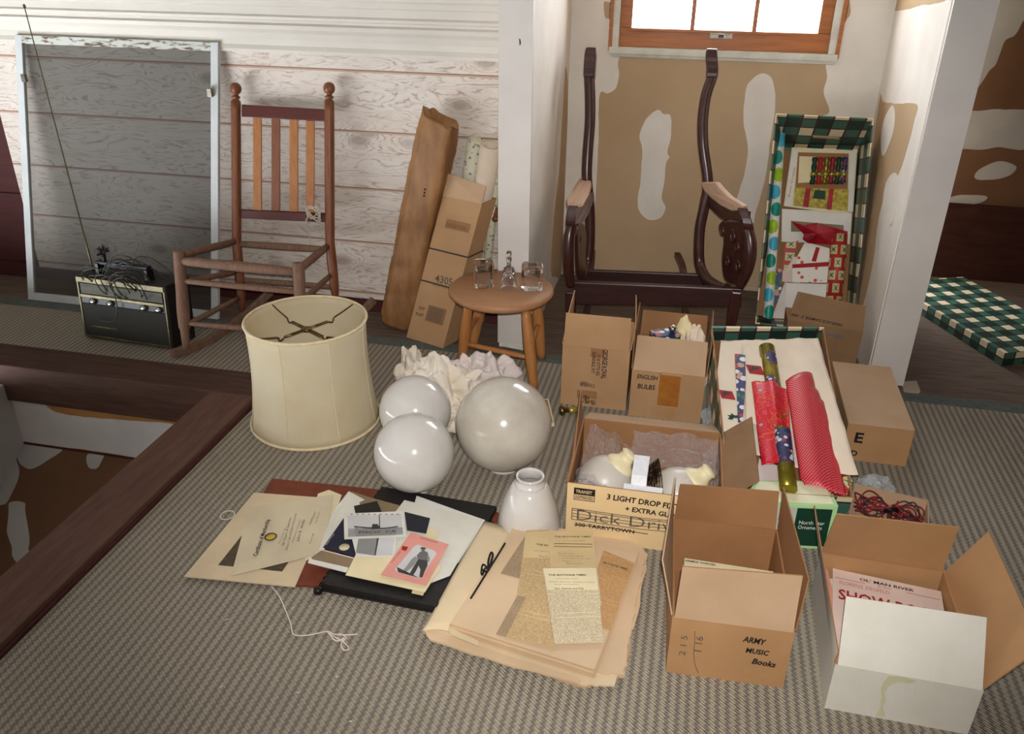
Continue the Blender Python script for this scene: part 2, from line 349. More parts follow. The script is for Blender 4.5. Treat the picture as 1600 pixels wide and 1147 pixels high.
M['xmas_mix'] = spots('blue_red_christmas_wrap', (40, 46, 96), [(176, 34, 46), (226, 222, 220), (32, 110, 70), (196, 150, 120)], 42, .5)
M['gold_medallion'] = M['roll_gold']
def holly(name, bg, sq, per=.05, off=0):
    t = NT(name); tc = t.coord(kind='UV'); sep = t.node('ShaderNodeSeparateXYZ'); t.link(tc, sep.inputs[0])
    ca = t.math('DIVIDE', sep.outputs[0], per); cb = t.math('DIVIDE', sep.outputs[1], per)
    ra = t.math('FRACT', t.math('MULTIPLY', t.math('FLOOR', cb), .5)); ca = t.math('ADD', ca, ra)
    a = t.math('ABSOLUTE', t.math('SUBTRACT', t.math('FRACT', ca), .5)); b = t.math('ABSOLUTE', t.math('SUBTRACT', t.math('FRACT', cb), .5))
    s = t.math('MULTIPLY', t.math('LESS_THAN', a, .32), t.math('LESS_THAN', b, .36))
    leaf = t.math('LESS_THAN', t.math('ADD', t.math('MULTIPLY', t.math('ABSOLUTE', t.math('SUBTRACT', a, b)), 2.2), t.math('MAXIMUM', a, b)), .26)
    c = t.mix(s, bg, sq); c = t.mix(leaf, c, (58, 96, 54)); t.col(c); t.set(Roughness=.5); return t.m
M['holly_roll'] = holly('red_holly_square_wrap', (176, 42, 40), (206, 196, 140), .055)
M['bird_card'] = spots('white_red_bird_paper', (236, 228, 214), [(196, 46, 44), (236, 228, 214), (206, 60, 50), (90, 140, 80)], 34, .26)
M['foil_gold'] = basic('gold_foil', (206, 190, 96), (150, 130, 50), 60, .25, metal=.6)
M['wrap_red_foil'] = basic('red_ribbon_foil', (186, 20, 44), (130, 8, 26), 20, .22, spec=.7)
M['floral'] = spots('floral_wallpaper', (206, 200, 172), [(120, 116, 132), (206, 200, 172), (150, 140, 120), (206, 200, 172)], 60, .3)
M['dot_teal'] = basic('teal_dot', (22, 150, 128), None, 20, .4); M['dot_blue'] = basic('sky_blue_dot', (70, 178, 206), None, 20, .4); M['dot_lime'] = basic('lime_dot', (166, 204, 40), None, 20, .4)
M['p_stain'] = paper('old_tape_stain', (206, 200, 164))
M['p_taupe2'] = paper('mid_photo_tone', (112, 110, 108))
WORLD, FLASH, EXPO = 17.0, 200.0, -.1
# ------------------------------------------------------------ mesh helpers
class MB:
    """collects world-space geometry and links it as ONE mesh object"""
    def __init__(s, ex=(1, 0, 0), ey=(0, 1, 0), ez=(0, 0, 1), org=(0, 0, 0)):
        s.v = []; s.f = []; s.mi = []; s.uv = []; s.cur = 0; s.sm = []; s.smooth = False
        s.ex, s.ey, s.ez, s.org = V(ex), V(ey), V(ez), V(org)
    def mat(s, i): s.cur = i; return s
    def face(s, idx, uv=None):
        s.f.append(tuple(idx)); s.mi.append(s.cur); s.uv.append(uv); s.sm.append(s.smooth)
    def quad(s, *p, uv=None):
        n = len(s.v); s.v += [V(q) for q in p]; s.face(range(n, n+len(p)), uv)
    def hexa(s, b, t):
        """b, t: four bottom and four top corners in matching order (ccw seen from the top)"""
        n = len(s.v); s.v += [V(q) for q in b] + [V(q) for q in t]
        s.face((n+3, n+2, n+1, n)); s.face((n+4, n+5, n+6, n+7))
        for i in range(4):
            j = (i+1) % 4; s.face((n+i, n+j, n+4+j, n+4+i))
    def box(s, x0, x1, y0, y1, z0, z1):
        s.hexa([(x0, y0, z0), (x1, y0, z0), (x1, y1, z0), (x0, y1, z0)], [(x0, y0, z1), (x1, y0, z1), (x1, y1, z1), (x0, y1, z1)])
    def lbox(s, o, ex, ey, ez):
        """box from corner o with edge vectors"""
        o, ex, ey, ez = V(o), V(ex), V(ey), V(ez)
        b = [o, o+ex, o+ex+ey, o+ey]; s.hexa(b, [q+ez for q in b])
    def slab(s, pts, th):
        """polygon pts extruded by vector th"""
        n = len(s.v); k = len(pts); th = V(th); s.v += [V(p) for p in pts] + [V(p)+th for p in pts]
        s.face(tuple(range(n+k-1, n-1, -1))); s.face(tuple(range(n+k, n+2*k)))
        for i in range(k):
            j = (i+1) % k; s.face((n+i, n+j, n+k+j, n+k+i))
    def tube(s, pts, r, seg=8, closed=False, caps=True):
        pts = [V(p) for p in pts]; k = len(pts); rs = r if isinstance(r, (list, tuple)) else [r]*k
        n0 = len(s.v); sm = s.smooth; s.smooth = True
        prev = None
        for i, p in enumerate(pts):
            if closed: d = pts[(i+1) % k]-pts[i-1]
            else: d = pts[min(i+1, k-1)]-pts[max(i-1, 0)]
            if d.length < 1e-9: d = V((0, 0, 1))
            d.normalize()
            if prev is None:
                a = d.cross(V((0, 0, 1)));
                if a.length < .05: a = d.cross(V((1, 0, 0)))
            else: a = prev - d*prev.dot(d)
            if a.length < 1e-6: a = d.orthogonal()
            a.normalize(); prev = a; b = d.cross(a)
            for j in range(seg):
                t = 2*PI*j/seg; s.v.append(p + a*(rs[i]*math.cos(t)) + b*(rs[i]*math.sin(t)))
        m_ = k if closed else k-1
        for i in range(m_):
            for j in range(seg):
                a0 = n0+i*seg+j; a1 = n0+i*seg+(j+1) % seg; b0 = n0+((i+1) % k)*seg+j; b1 = n0+((i+1) % k)*seg+(j+1) % seg
                s.face((a0, a1, b1, b0))
        s.smooth = False
        if caps and not closed:
            s.face(tuple(n0+j for j in range(seg-1, -1, -1))); s.face(tuple(n0+(k-1)*seg+j for j in range(seg)))
        s.smooth = sm
    def lathe(s, prof, org=(0, 0, 0), ax=(0, 0, 1), seg=32, smooth=True, cap0=False, cap1=False, sides=None):
        """prof: (radius, height) pairs along ax from org"""
        ax = V(ax).normalized(); a = ax.orthogonal().normalized() if abs(ax.z) < .99 else V((1, 0, 0)); b = ax.cross(a); org = V(org)
        n0 = len(s.v); sm = s.smooth; s.smooth = smooth
        for r, h in prof:
            for j in range(seg):
                t = 2*PI*j/seg; s.v.append(org + ax*h + a*(r*math.cos(t)) + b*(r*math.sin(t)))
        for i in range(len(prof)-1):
            for j in range(seg):
                s.face((n0+i*seg+j, n0+i*seg+(j+1) % seg, n0+(i+1)*seg+(j+1) % seg, n0+(i+1)*seg+j))
        s.smooth = False
        if cap0: s.face(tuple(n0+j for j in range(seg-1, -1, -1)))
        if cap1: s.face(tuple(n0+(len(prof)-1)*seg+j for j in range(seg)))
        s.smooth = sm
    def grid(s, fn, nu, nv, smooth=True, uvs=None):
        """fn(u,v) in 0..1 -> point"""
        n0 = len(s.v); sm = s.smooth; s.smooth = smooth
        for i in range(nu+1):
            for j in range(nv+1): s.v.append(V(fn(i/nu, j/nv)))
        for i in range(nu):
            for j in range(nv):
                a = n0+i*(nv+1)+j; b = a+nv+1
                uv = None
                if uvs: uv = [(x/nu*uvs[0], y/nv*uvs[1]) for x, y in ((i, j), (i+1, j), (i+1, j+1), (i, j+1))]
                s.face((a, b, b+1, a+1), uv)
        s.smooth = sm
    def build(s, name, mats, parent=None, loc=None, sol=0, bev=0):
        me = bpy.data.meshes.new(name)
        if parent is not None: o0 = V(parent['_w']); off = o0
        else: off = V(loc) if loc is not None else V((0, 0, 0))
        me.from_pydata([tuple(v-off) for v in s.v], [], s.f)
        if not isinstance(mats, (list, tuple)): mats = [mats]
        for m_ in mats: me.materials.append(M[m_] if isinstance(m_, str) else m_)
        uvl = me.uv_layers.new(name='UVMap')
        for p in me.polygons:
            p.material_index = s.mi[p.index]; p.use_smooth = s.sm[p.index]
            uv = s.uv[p.index]
            if uv is None:
                vs = [s.v[i] for i in s.f[p.index]]
                nn = V((0, 0, 0))
                for i in range(1, len(vs)-1): nn += (vs[i]-vs[0]).cross(vs[i+1]-vs[0])
                q = [abs(nn.dot(e)) for e in (s.ex, s.ey, s.ez)]; k = q.index(max(q))
                A, B = ((s.ey, s.ez), (s.ex, s.ez), (s.ex, s.ey))[k]
                uv = [((v-s.org).dot(A), (v-s.org).dot(B)) for v in vs]
            for li, w in zip(p.loop_indices, uv): uvl.data[li].uv = w
        me.validate(clean_customdata=False)
        o = bpy.data.objects.new(name, me); COL.objects.link(o)
        if parent is not None: o.parent = parent; o['_w'] = tuple(off)
        else: o.location = off; o['_w'] = tuple(off)
        if sol:
            md = o.modifiers.new('thickness', 'SOLIDIFY'); md.thickness = sol; md.offset = 0
        if bev:
            md = o.modifiers.new('bevel', 'BEVEL'); md.width = bev; md.segments = 2; md.limit_method = 'ANGLE'
        return o
def thing(name, label, cat, loc, group=None):
    o = bpy.data.objects.new(name, None); COL.objects.link(o); o.location = V(loc); o.empty_display_size = .05
    o['_w'] = tuple(V(loc)); o['label'] = label; o['category'] = cat
    if group: o['group'] = group
    return o
def tag(o, label, cat, group=None):
    o['label'] = label; o['category'] = cat
    if group: o['group'] = group
    return o
def struct(o): o['kind'] = 'structure'; return o
def copy_tree(root, loc):
    """copy of a thing, its parts and sub-parts, moved to loc"""
    c = root.copy(); COL.objects.link(c); c.location = V(loc)
    def rec(a, b):
        for ch in list(a.children):
            d = ch.copy(); COL.objects.link(d); d.parent = b; rec(ch, d)
    rec(root, c); return c
def text(parent, s, org, xd, yd, h, mat, name='lettering', w=None, loc=None, bold=0, shear=0, sep=.0006, align='LEFT'):
    """flat writing: org lower left, xd reading direction, yd up direction of the letters, h cap height (m)"""
    xd = V(xd).normalized(); yd = V(yd); yd = (yd - xd*yd.dot(xd)).normalized(); n = xd.cross(yd)
    cu = bpy.data.curves.new('tmp', 'FONT'); cu.body = s; cu.size = 1; cu.offset = bold; cu.shear = shear; cu.resolution_u = 2
    cu.space_line = .95; cu.align_x = align
    to = bpy.data.objects.new('tmp', cu); COL.objects.link(to); dg = bpy.context.evaluated_depsgraph_get(); dg.update()
    me = bpy.data.meshes.new_from_object(to.evaluated_get(dg)); bpy.data.objects.remove(to); bpy.data.curves.remove(cu)
    sc = h/.7; xs = [v.co.x for v in me.vertices] or [0, 1]; sx = sc
    if w: sx = w/max(1e-6, max(xs)-min(xs))
    off = V(parent['_w']); org = V(org)
    for v in me.vertices: v.co = org + xd*(v.co.x*sx) + yd*(v.co.y*sc) + n*sep - off
    me.materials.append(M[mat]); o = bpy.data.objects.new(name, me); COL.objects.link(o); o.parent = parent; o['_w'] = tuple(off)
    return o
def jitter(p, a): return p + V((random.uniform(-a, a), random.uniform(-a, a), random.uniform(-a, a)))
def cr(pts, n=6, closed=False):
    """Catmull-Rom through pts"""
    pts = [V(p) for p in pts]; k = len(pts); out = []
    rng = k if closed else k-1
    for i in range(rng):
        g = (lambda j: pts[j % k]) if closed else (lambda j: pts[max(0, min(k-1, j))])
        p0, p1, p2, p3 = g(i-1), g(i), g(i+1), g(i+2)
        for t in range(n):
            t /= n; out.append(.5*((2*p1)+(p2-p0)*t+(2*p0-5*p1+4*p2-p3)*t*t+(3*p1-p0-3*p2+p3)*t**3))
    if not closed: out.append(pts[-1])
    return out
def wobble(poly, n, a, nrm_axes):
    """subdivide a polygon outline and disturb it inside its plane"""
    out = []; k = len(poly)
    sm = cr(poly, n, True)
    for p in sm:
        q = p*23.0
        out.append(p + nrm_axes[0]*(noise.noise(q)*a) + nrm_axes[1]*(noise.noise(q+V((9, 4, 2)))*a))
    return out
# ------------------------------------------------------------ cartons
def qcorn(q):
    x, y, a, w, d, h = q[:6]; z0 = q[6] if len(q) > 6 else 0; c, s = math.cos(a), math.sin(a)
    P = lambda u, v, z: V((x+u*c-v*s, y+u*s+v*c, z0+z))
    return [P(0, 0, 0), P(w, 0, 0), P(w, d, 0), P(0, d, 0)], [P(0, 0, h), P(w, 0, h), P(w, d, h), P(0, d, h)]
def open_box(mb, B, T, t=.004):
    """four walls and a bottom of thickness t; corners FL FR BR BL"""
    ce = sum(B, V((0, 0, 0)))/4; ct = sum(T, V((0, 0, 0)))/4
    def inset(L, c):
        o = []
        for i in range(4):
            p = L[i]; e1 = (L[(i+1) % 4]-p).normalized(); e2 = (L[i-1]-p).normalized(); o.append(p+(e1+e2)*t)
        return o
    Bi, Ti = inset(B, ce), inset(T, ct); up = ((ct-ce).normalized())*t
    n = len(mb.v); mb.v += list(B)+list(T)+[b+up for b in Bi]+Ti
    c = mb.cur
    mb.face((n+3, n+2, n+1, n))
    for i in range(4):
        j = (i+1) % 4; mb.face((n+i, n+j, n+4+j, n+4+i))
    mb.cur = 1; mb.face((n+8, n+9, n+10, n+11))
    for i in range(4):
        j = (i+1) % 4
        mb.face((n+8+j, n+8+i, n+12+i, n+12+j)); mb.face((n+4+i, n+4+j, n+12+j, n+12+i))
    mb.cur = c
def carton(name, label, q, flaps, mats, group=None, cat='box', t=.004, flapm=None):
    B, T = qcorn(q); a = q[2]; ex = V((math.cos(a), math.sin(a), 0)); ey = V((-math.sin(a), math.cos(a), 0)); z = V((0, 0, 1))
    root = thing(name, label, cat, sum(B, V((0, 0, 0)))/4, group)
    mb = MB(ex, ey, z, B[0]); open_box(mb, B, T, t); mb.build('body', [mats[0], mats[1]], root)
    H = {'F': (T[0], T[1], -ey), 'B': (T[3], T[2], ey), 'L': (T[0], T[3], -ex), 'R': (T[1], T[2], ex)}
    for k, fl in flaps.items():
        (a1, L1), (a2, L2) = fl[0], fl[1]; h1, h2, o = H[k]; e = (h2-h1).normalized()
        h1 = h1+e*.004; h2 = h2-e*.004
        def dr(an): return o*math.cos(math.radians(an))+z*math.sin(math.radians(an))
        p1 = h1+dr(a1)*L1+e*.002; p2 = h2+dr(a2)*L2-e*.002
        nrm = (h2-h1).cross(p1-h1).normalized()*(t*.8)
        av = math.radians((a1+a2)/2)
        if nrm.dot(o*math.sin(av)-z*math.cos(av)) < 0: nrm = -nrm
        # slightly bowed panel, with a crease near the hinge
        fm = MB(ex, ey, z, B[0]); ce = (T[0]+T[1]+T[2]+T[3])/4
        N = 6; bow = random.uniform(-.004, .004)
        def pt(u, v, k_):
            A = h1.lerp(h2, u); C_ = p1.lerp(p2, u)
            return A.lerp(C_, v) + nrm*(k_) + nrm.normalized()*(bow*math.sin(PI*v)*math.sin(PI*(u*.8+.1)))
        fm.smooth = False
        for k_ in (0, 1): 
            fm.cur = 0 if k_ == 1 else 1
            fm.grid(lambda u, v: pt(u, v, k_), N, N)
        # edge strips
        n = len(fm.v); ring = [(u/N, 0) for u in range(N)]+[(1, v/N) for v in range(N)]+[(1-u/N, 1) for u in range(N)]+[(0, 1-v/N) for v in range(N)]
        for u, v in ring: fm.v += [pt(u, v, 0), pt(u, v, 1)]
        fm.cur = 1
        for i in range(len(ring)):
            j = (i+1) % len(ring); fm.face((n+2*i, n+2*j, n+2*j+1, n+2*i+1))
        fm.build('flap', flapm.get(k, [mats[0], mats[1]]) if flapm else [mats[0], mats[1]], root)
    return root, B, T
# ============================================================ THE SETTING
CY = 2.955          # where the carpet ends
YW, XL, XR, YR = 3.27, -.612, .725, 3.98
mb = MB(); mb.box(-3.9, 2.7, 2.43, 4.9, -.06, -.009); mb.box(-1.62, 2.7, -2.2, 2.43, -.06, -.009)
struct(mb.build('floor', 'oldfloor'))
mb = MB(); mb.box(-1.455, 2.7, -2.2, CY, -.008, 0); mb.box(-3.9, -1.455, 2.55, CY, -.008, 0)
car = mb.build('carpet', 'carpet'); tag(car, 'ribbed beige and brown carpet laid over the attic floor', 'carpet')
mb = MB(); mb.box(-3.9, 2.7, CY, CY+.07, -.009, .0015); mb.build('edge_binding', 'binding', car)
# siding wall under the cream moulding
mb = MB(); mb.box(-3.06, -.722, YW, YW+.12, .062, 1.14); struct(mb.build('wall_left', 'siding'))
mb = MB(); mb.box(-3.9, -.722, YW+.02, YW+.12, -.009, .062); mb.box(-3.9, -3.06, YW+.06, YW+.16, .062, .4); struct(mb.build('baseboard_left', 'base_red'))
mb = MB(); mb.box(-3.9, -3.06, YW+.07, YW+.17, .4, 2.4); struct(mb.build('wall_left_recess', 'base_red'))
# moulding profile extruded along the wall: (y, z)
prof = [(YW, 1.090), (YW-.022, 1.090), (YW-.024, 1.102), (YW-.018, 1.118), (YW-.02, 1.14), (YW-.034, 1.165), (YW-.05, 1.18), (YW-.058, 1.196), (YW-.05, 1.204), (YW-.05, 1.212), (YW-.058, 1.216),
        (YW-.06, 1.226), (YW-.054, 1.234), (YW-.054, 1.262), (YW-.058, 1.265), (YW-.058, 1.285), (YW-.066, 1.292), (YW-.07, 1.31), (YW, 1.31)]
mb = MB(); mb.slab([V((-3.9, y, z)) for y, z in prof][::-1], (3.178, 0, 0)); struct(mb.build('trim_1', 'mould_white'))
mb = MB(); mb.box(-3.9, -.722, YW, YW+.12, 1.31, 2.4); struct(mb.build('wall_above', 'mould_white'))
# left casing post and the alcove side walls
mb = MB(); mb.box(-.724, -.601, 3.055, 3.075, .018, 2.4); struct(mb.build('trim_2', 'paint_white'))
mb = MB(); mb.quad(*[pY(x, y, 3.054) for x, y in ((784, 538), (792, 536), (819, 542), (819, 548), (784, 541))]); mb.build('peeled_patch', 'sill_white', bpy.data.objects['trim_2'])
mb = MB(); mb.slab([pY(x, y, 3.0545) for x, y in ((811, 60), (813, 61), (814, 68), (812, 72), (811.5, 68))], (0, .001, 0)); mb.build('nail_hole', 'ink', bpy.data.objects['trim_2'])
def patches(mb, polys, mat_i, plane, ax, amp=.0025, off=.0012, n=6):
    """raised skims of joint compound, each with a wavering outline, in the wall's own mesh"""
    for poly in polys:
        pts = [plane(x, y) for x, y in poly]
        w = wobble(pts, n, amp, ax)
        nn = ax[0].cross(ax[1]).normalized()
        if nn.dot(CP-w[0]) < 0: nn = -nn
        mb.cur = mat_i; mb.slab([p+nn*off for p in w], -nn*off*.8)
AX_Y = (V((1, 0, 0)), V((0, 0, 1))); AX_X = (V((0, 1, 0)), V((0, 0, 1)))
mb = MB(); mb.box(-.722, XL, 3.075, YR+.1, -.009, 2.4)
patches(mb, [((884, 105), (887, 150), (884, 300), (882, 425), (868, 432), (860, 420), (866, 330), (873, 270), (877, 200), (881, 140))], 1, lambda x, y: pX(x, y, XL), AX_X, .003)
struct(mb.build('wall_alcove_left', ['compound', 'drywall', 'compound_thin']))
mb = MB(); mb.box(XR, .857, 3.1, YR+.1, -.009, 2.4)
px = lambda x, y: pX(x, y, XR)
patches(mb, [((1400, -2), (1474, -2), (1462, 6), (1440, 8), (1420, 14), (1397, 16))], 1, px, AX_X, .002)
patches(mb, [((1376, 150), (1380, 158), (1400, 162), (1432, 163), (1428, 190), (1418, 230), (1404, 272), (1388, 292), (1378, 320), (1372, 350), (1366, 400), (1356, 450), (1347, 480), (1340, 470), (1348, 400), (1358, 300), (1367, 210))], 1, px, AX_X, .003)
patches(mb, [((1395, 165), (1399, 182), (1395, 212), (1381, 244), (1377, 218), (1382, 188))], 0, px, AX_X, .002, .003)
patches(mb, [((1399, 270), (1404, 285), (1400, 330), (1392, 352), (1383, 340), (1380, 320), (1386, 285))], 0, px, AX_X, .002, .003)
struct(mb.build('wall_alcove_right', ['compound', 'drywall', 'compound_thin']))
mb = MB(); mb.box(.728, .857, 3.08, 3.1, 0, 2.4); struct(mb.build('trim_3', 'paint_white'))
# rear wall of the alcove with the window opening
WZ0, WZ1, WX0, WX1 = 1.085, 2.25, -.425, .52
mb = MB(); mb.box(XL-.02, XR+.02, YR, YR+.12, -.009, WZ0-.03); mb.box(XL-.02, WX0-.02, YR, YR+.12, WZ0-.03, WZ1); mb.box(WX1+.02, XR+.02, YR, YR+.12, WZ0-.03, WZ1); mb.box(XL-.02, XR+.02, YR, YR+.12, WZ1, 2.4)
py = lambda x, y: pY(x, y, YR)
patches(mb, [((880, -30), (957, -30), (955, 2), (944, 3), (946, 28), (953, 32), (958, 70), (969, 80), (966, 98), (967, 118), (962, 138), (950, 146), (937, 149), (935, 220), (931, 300), (924, 368), (914, 372), (914, 432), (870, 432), (872, 200))], 1, py, AX_Y, .002)
patches(mb, [((1030, 171), (1036, 178), (1047, 181), (1049, 206), (1043, 237), (1046, 246), (1041, 255), (1037, 290), (1034, 310), (1040, 325), (1032, 341), (1012, 343), (999, 330), (996, 315), (1001, 280), (1003, 235), (999, 212), (1007, 190), (1018, 178))], 1, py, AX_Y, .003)
patches(mb, [((1182, 119), (1196, 115), (1208, 128), (1211, 170), (1203, 223), (1199, 262), (1190, 300), (1180, 335), (1170, 380), (1158, 360), (1150, 322), (1156, 296), (1165, 262), (1168, 224), (1162, 196), (1163, 155), (1169, 132))], 1, py, AX_Y, .003)
patches(mb, [((1302, 92), (1290, 98), (1292, 122), (1287, 145), (1296, 175), (1284, 182), (1310, 190), (1400, 190), (1400, -30), (1330, -30), (1329, 18), (1322, 32), (1308, 60))], 1, py, AX_Y, .002)
struct(mb.build('wall_rear', ['drywall', 'compound', 'compound_thin']))
mb = MB(); mb.box(XL, XR, YR-.006, YR, -.009, .012); struct(mb.build('baseboard_rear', 'compound_thin'))
# window: jambs, stool, sash, muntins, pane, latch
win = thing('window_1', '', '', (.05, YR, WZ0)); del win['label']; del win['category']; win['kind'] = 'structure'
mb = MB(); mb.box(WX0-.012, WX1+.012, YR-.018, YR+.11, WZ0-.032, WZ0-.004); mb.box(WX0-.004, WX1+.004, YR-.006, YR+.05, WZ0-.046, WZ0-.032); mb.build('window_sill', 'sill_white', win, bev=.003)
mb = MB()
for xa, xb in ((WX0, WX0+.028), (WX1-.028, WX1)): mb.box(xa, xb, YR-.006, YR+.1, WZ0-.004, WZ1)
mb.build('stop_strip', 'sill_white', win)
mb = MB()
for xa, xb in ((WX0-.016, WX0), (WX1, WX1+.016)): mb.box(xa, xb, YR-.012, YR+.1, WZ0-.02, WZ1)
mb.build('outer_casing', 'window_wood', win)
sx0, sx1 = WX0+.028, WX1-.028
mb = MB(); mb.box(sx0, sx1, YR+.02, YR+.055, WZ0-.004, WZ0+.074); mb.box(sx0, sx0+.052, YR+.02, YR+.055, WZ0+.074, WZ1); mb.box(sx1-.052, sx1, YR+.02, YR+.055, WZ0+.074, WZ1); mb.box(sx0, sx1, YR+.02, YR+.055, WZ1-.05, WZ1)
mb.box(sx0+.03, sx1-.03, YR+.014, YR+.02, WZ0+.062, WZ0+.074)
sash = mb.build('sash', 'window_wood', win, bev=.002)
gx = sx1-sx0-.104
for k in (1, 2):
    c = sx0+.052+gx*k/3; mb = MB(); mb.box(c-.009, c+.009, YR+.024, YR+.05, WZ0+.074, WZ1-.05); mb.build('muntin', 'window_wood', sash)
mb = MB(); mb.box(sx0+.052, sx1-.052, YR+.024, YR+.05, WZ0+.62, WZ0+.64); mb.build('muntin', 'window_wood', sash)
mb = MB(); mb.box(sx0+.045, sx1-.045, YR+.036, YR+.039, WZ0+.07, WZ1-.045); mb.build('pane', 'pane', sash)
lt = pY(1127, 56, YR+.014)
mb = MB(); mb.box(lt.x-.048, lt.x+.048, YR+.012, YR+.0195, lt.z-.012, lt.z+.012); mb.mat(1).box(lt.x-.012, lt.x+.012, YR+.004, YR+.012, lt.z-.008, lt.z+.008); mb.mat(0).box(lt.x-.04, lt.x+.04, YR+.009, YR+.012, lt.z+.006, lt.z+.012)
mb.build('latch', ['steel', 'chrome'], win, bev=.001)
# dark room beyond the partition
YK = 4.42
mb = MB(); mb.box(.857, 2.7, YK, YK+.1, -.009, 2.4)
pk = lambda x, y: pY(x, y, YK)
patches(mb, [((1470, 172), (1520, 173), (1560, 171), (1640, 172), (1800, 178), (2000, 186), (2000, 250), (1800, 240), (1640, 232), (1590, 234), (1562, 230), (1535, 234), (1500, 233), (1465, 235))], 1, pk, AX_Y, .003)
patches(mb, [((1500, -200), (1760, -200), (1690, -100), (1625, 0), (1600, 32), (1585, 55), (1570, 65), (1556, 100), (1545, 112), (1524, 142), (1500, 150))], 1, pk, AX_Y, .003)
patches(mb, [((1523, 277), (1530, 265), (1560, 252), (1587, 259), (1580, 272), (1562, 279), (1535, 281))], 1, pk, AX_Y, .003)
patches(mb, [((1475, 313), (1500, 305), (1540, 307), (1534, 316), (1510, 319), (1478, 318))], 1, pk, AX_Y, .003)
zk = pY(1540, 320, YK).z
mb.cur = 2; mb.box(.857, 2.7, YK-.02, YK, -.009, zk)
struct(mb.build('wall_knee', ['drywall_shaded', 'compound_grey', 'kneewood']))
mb = MB(); mb.slab([pZ(x, y, -.009) for x, y in ((1409, 601), (1411, 597), (1432, 596), (1438, 612), (1434, 617), (1413, 615))], (0, 0, .003)); struct(mb.build('floor_compound_patch', 'compound_thin'))
# remaining shell
mb = MB(); mb.box(-4.0, -3.9, -2.3, 4.9, -.06, 2.4); struct(mb.build('wall_far_left', 'shell_grey'))
mb = MB(); mb.box(2.7, 2.8, -2.3, 4.9, -.06, 2.4); struct(mb.build('wall_far_right', 'drywall_shaded'))
mb = MB(); mb.box(-4, 2.8, -2.3, -2.2, -.06, 2.4); struct(mb.build('wall_back', 'shell_grey'))
mb = MB(); mb.box(-4, 2.8, -2.3, 4.9, 2.4, 2.5); struct(mb.build('ceiling', 'shell_grey'))
# ------------------------------------------------------------ stairwell
ZB = .028
mb = MB(); mb.box(-3.9, -1.462, 2.385, 2.553, -.13, ZB); struct(mb.build('trim_4', 'beam', bev=.004))
mb = MB(); mb.box(-1.635, -1.462, -.8, 2.384, -.13, ZB); mb.cur = 1; mb.box(-1.461, -1.452, -.8, 2.39, -.01, .012); struct(mb.build('trim_5', ['beam_y', 'base_red'], bev=.003))
zl = pY(130, 703, 2.40).z
xs = pY(22, 640, 2.40).x
mb = MB(); mb.box(-2.9, -1.5, 2.40, 2.46, zl, -.13)
patches(mb, [((52, 612), (80, 640), (120, 650), (200, 657), (285, 668), (262, 720), (225, 717), (130, 702), (20, 687), (20, 610))], 1, lambda x, y: pY(x, y, 2.40), AX_Y, .003)
struct(mb.build('wall_stair_back', ['orange_dry', 'plaster_white']))
mb = MB(); mb.box(-2.9, -1.5, 2.398, 2.46, zl-.012, zl); struct(mb.build('trim_6', 'base_red'))
mb = MB(); mb.box(xs-.1, xs, -.8, 2.40, -2.6, -.06); 
struct(mb.build('wall_stair_left', ['plaster_white']))
mb = MB(); mb.box(xs, -1.635, -.85, -.8, -2.6, -.01); mb.box(-1.635, -1.6, -.8, 2.4, -2.6, -.13); struct(mb.build('wall_stair_front', 'drywall_shaded'))
# sloping soffit below the ledge, running down towards the viewer
S0, S1 = V((0, 2.40, zl-.012)), V((0, .3, zl-1.35)); SN = (S1-S0).cross(V((1, 0, 0))).normalized()
if SN.z < 0: SN = -SN
def ps(x, y):
    d = ray(x, y); t = (S0-CP).dot(SN)/d.dot(SN); return CP+d*t
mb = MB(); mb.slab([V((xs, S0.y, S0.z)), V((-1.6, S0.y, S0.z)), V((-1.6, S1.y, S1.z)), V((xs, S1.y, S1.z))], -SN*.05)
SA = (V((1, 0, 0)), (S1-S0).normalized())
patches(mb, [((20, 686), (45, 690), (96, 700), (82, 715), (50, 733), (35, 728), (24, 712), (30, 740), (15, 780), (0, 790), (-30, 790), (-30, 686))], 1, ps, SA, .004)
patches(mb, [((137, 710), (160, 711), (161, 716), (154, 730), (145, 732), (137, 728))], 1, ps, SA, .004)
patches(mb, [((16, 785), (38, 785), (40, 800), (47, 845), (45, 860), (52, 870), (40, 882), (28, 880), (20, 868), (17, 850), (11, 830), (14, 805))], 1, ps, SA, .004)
struct(mb.build('ceiling_stair', ['drywall_shaded', 'compound_grey']))
def rail(mb, pts, w, h, side=None):
    """bar of rectangular section swept along pts; w across, h vertical"""
    pts = [V(p) for p in pts]; n0 = len(mb.v); k = len(pts)
    for i, p in enumerate(pts):
        d = (pts[min(i+1, k-1)]-pts[max(i-1, 0)]).normalized(); a = V(side).normalized() if side else d.cross(V((0, 0, 1))).normalized(); b = a.cross(d).normalized()
        ww = w[i] if isinstance(w, (list, tuple)) else w; hh = h[i] if isinstance(h, (list, tuple)) else h
        for s1, s2 in ((-1, -1), (1, -1), (1, 1), (-1, 1)): mb.v.append(p+a*(s1*ww/2)+b*(s2*hh/2))
    for i in range(k-1):
        for j in range(4):
            l = (j+1) % 4; mb.face((n0+4*i+j, n0+4*i+l, n0+4*i+4+l, n0+4*i+4+j))
    mb.face((n0+3, n0+2, n0+1, n0)); e = n0+4*(k-1); mb.face((e, e+1, e+2, e+3))
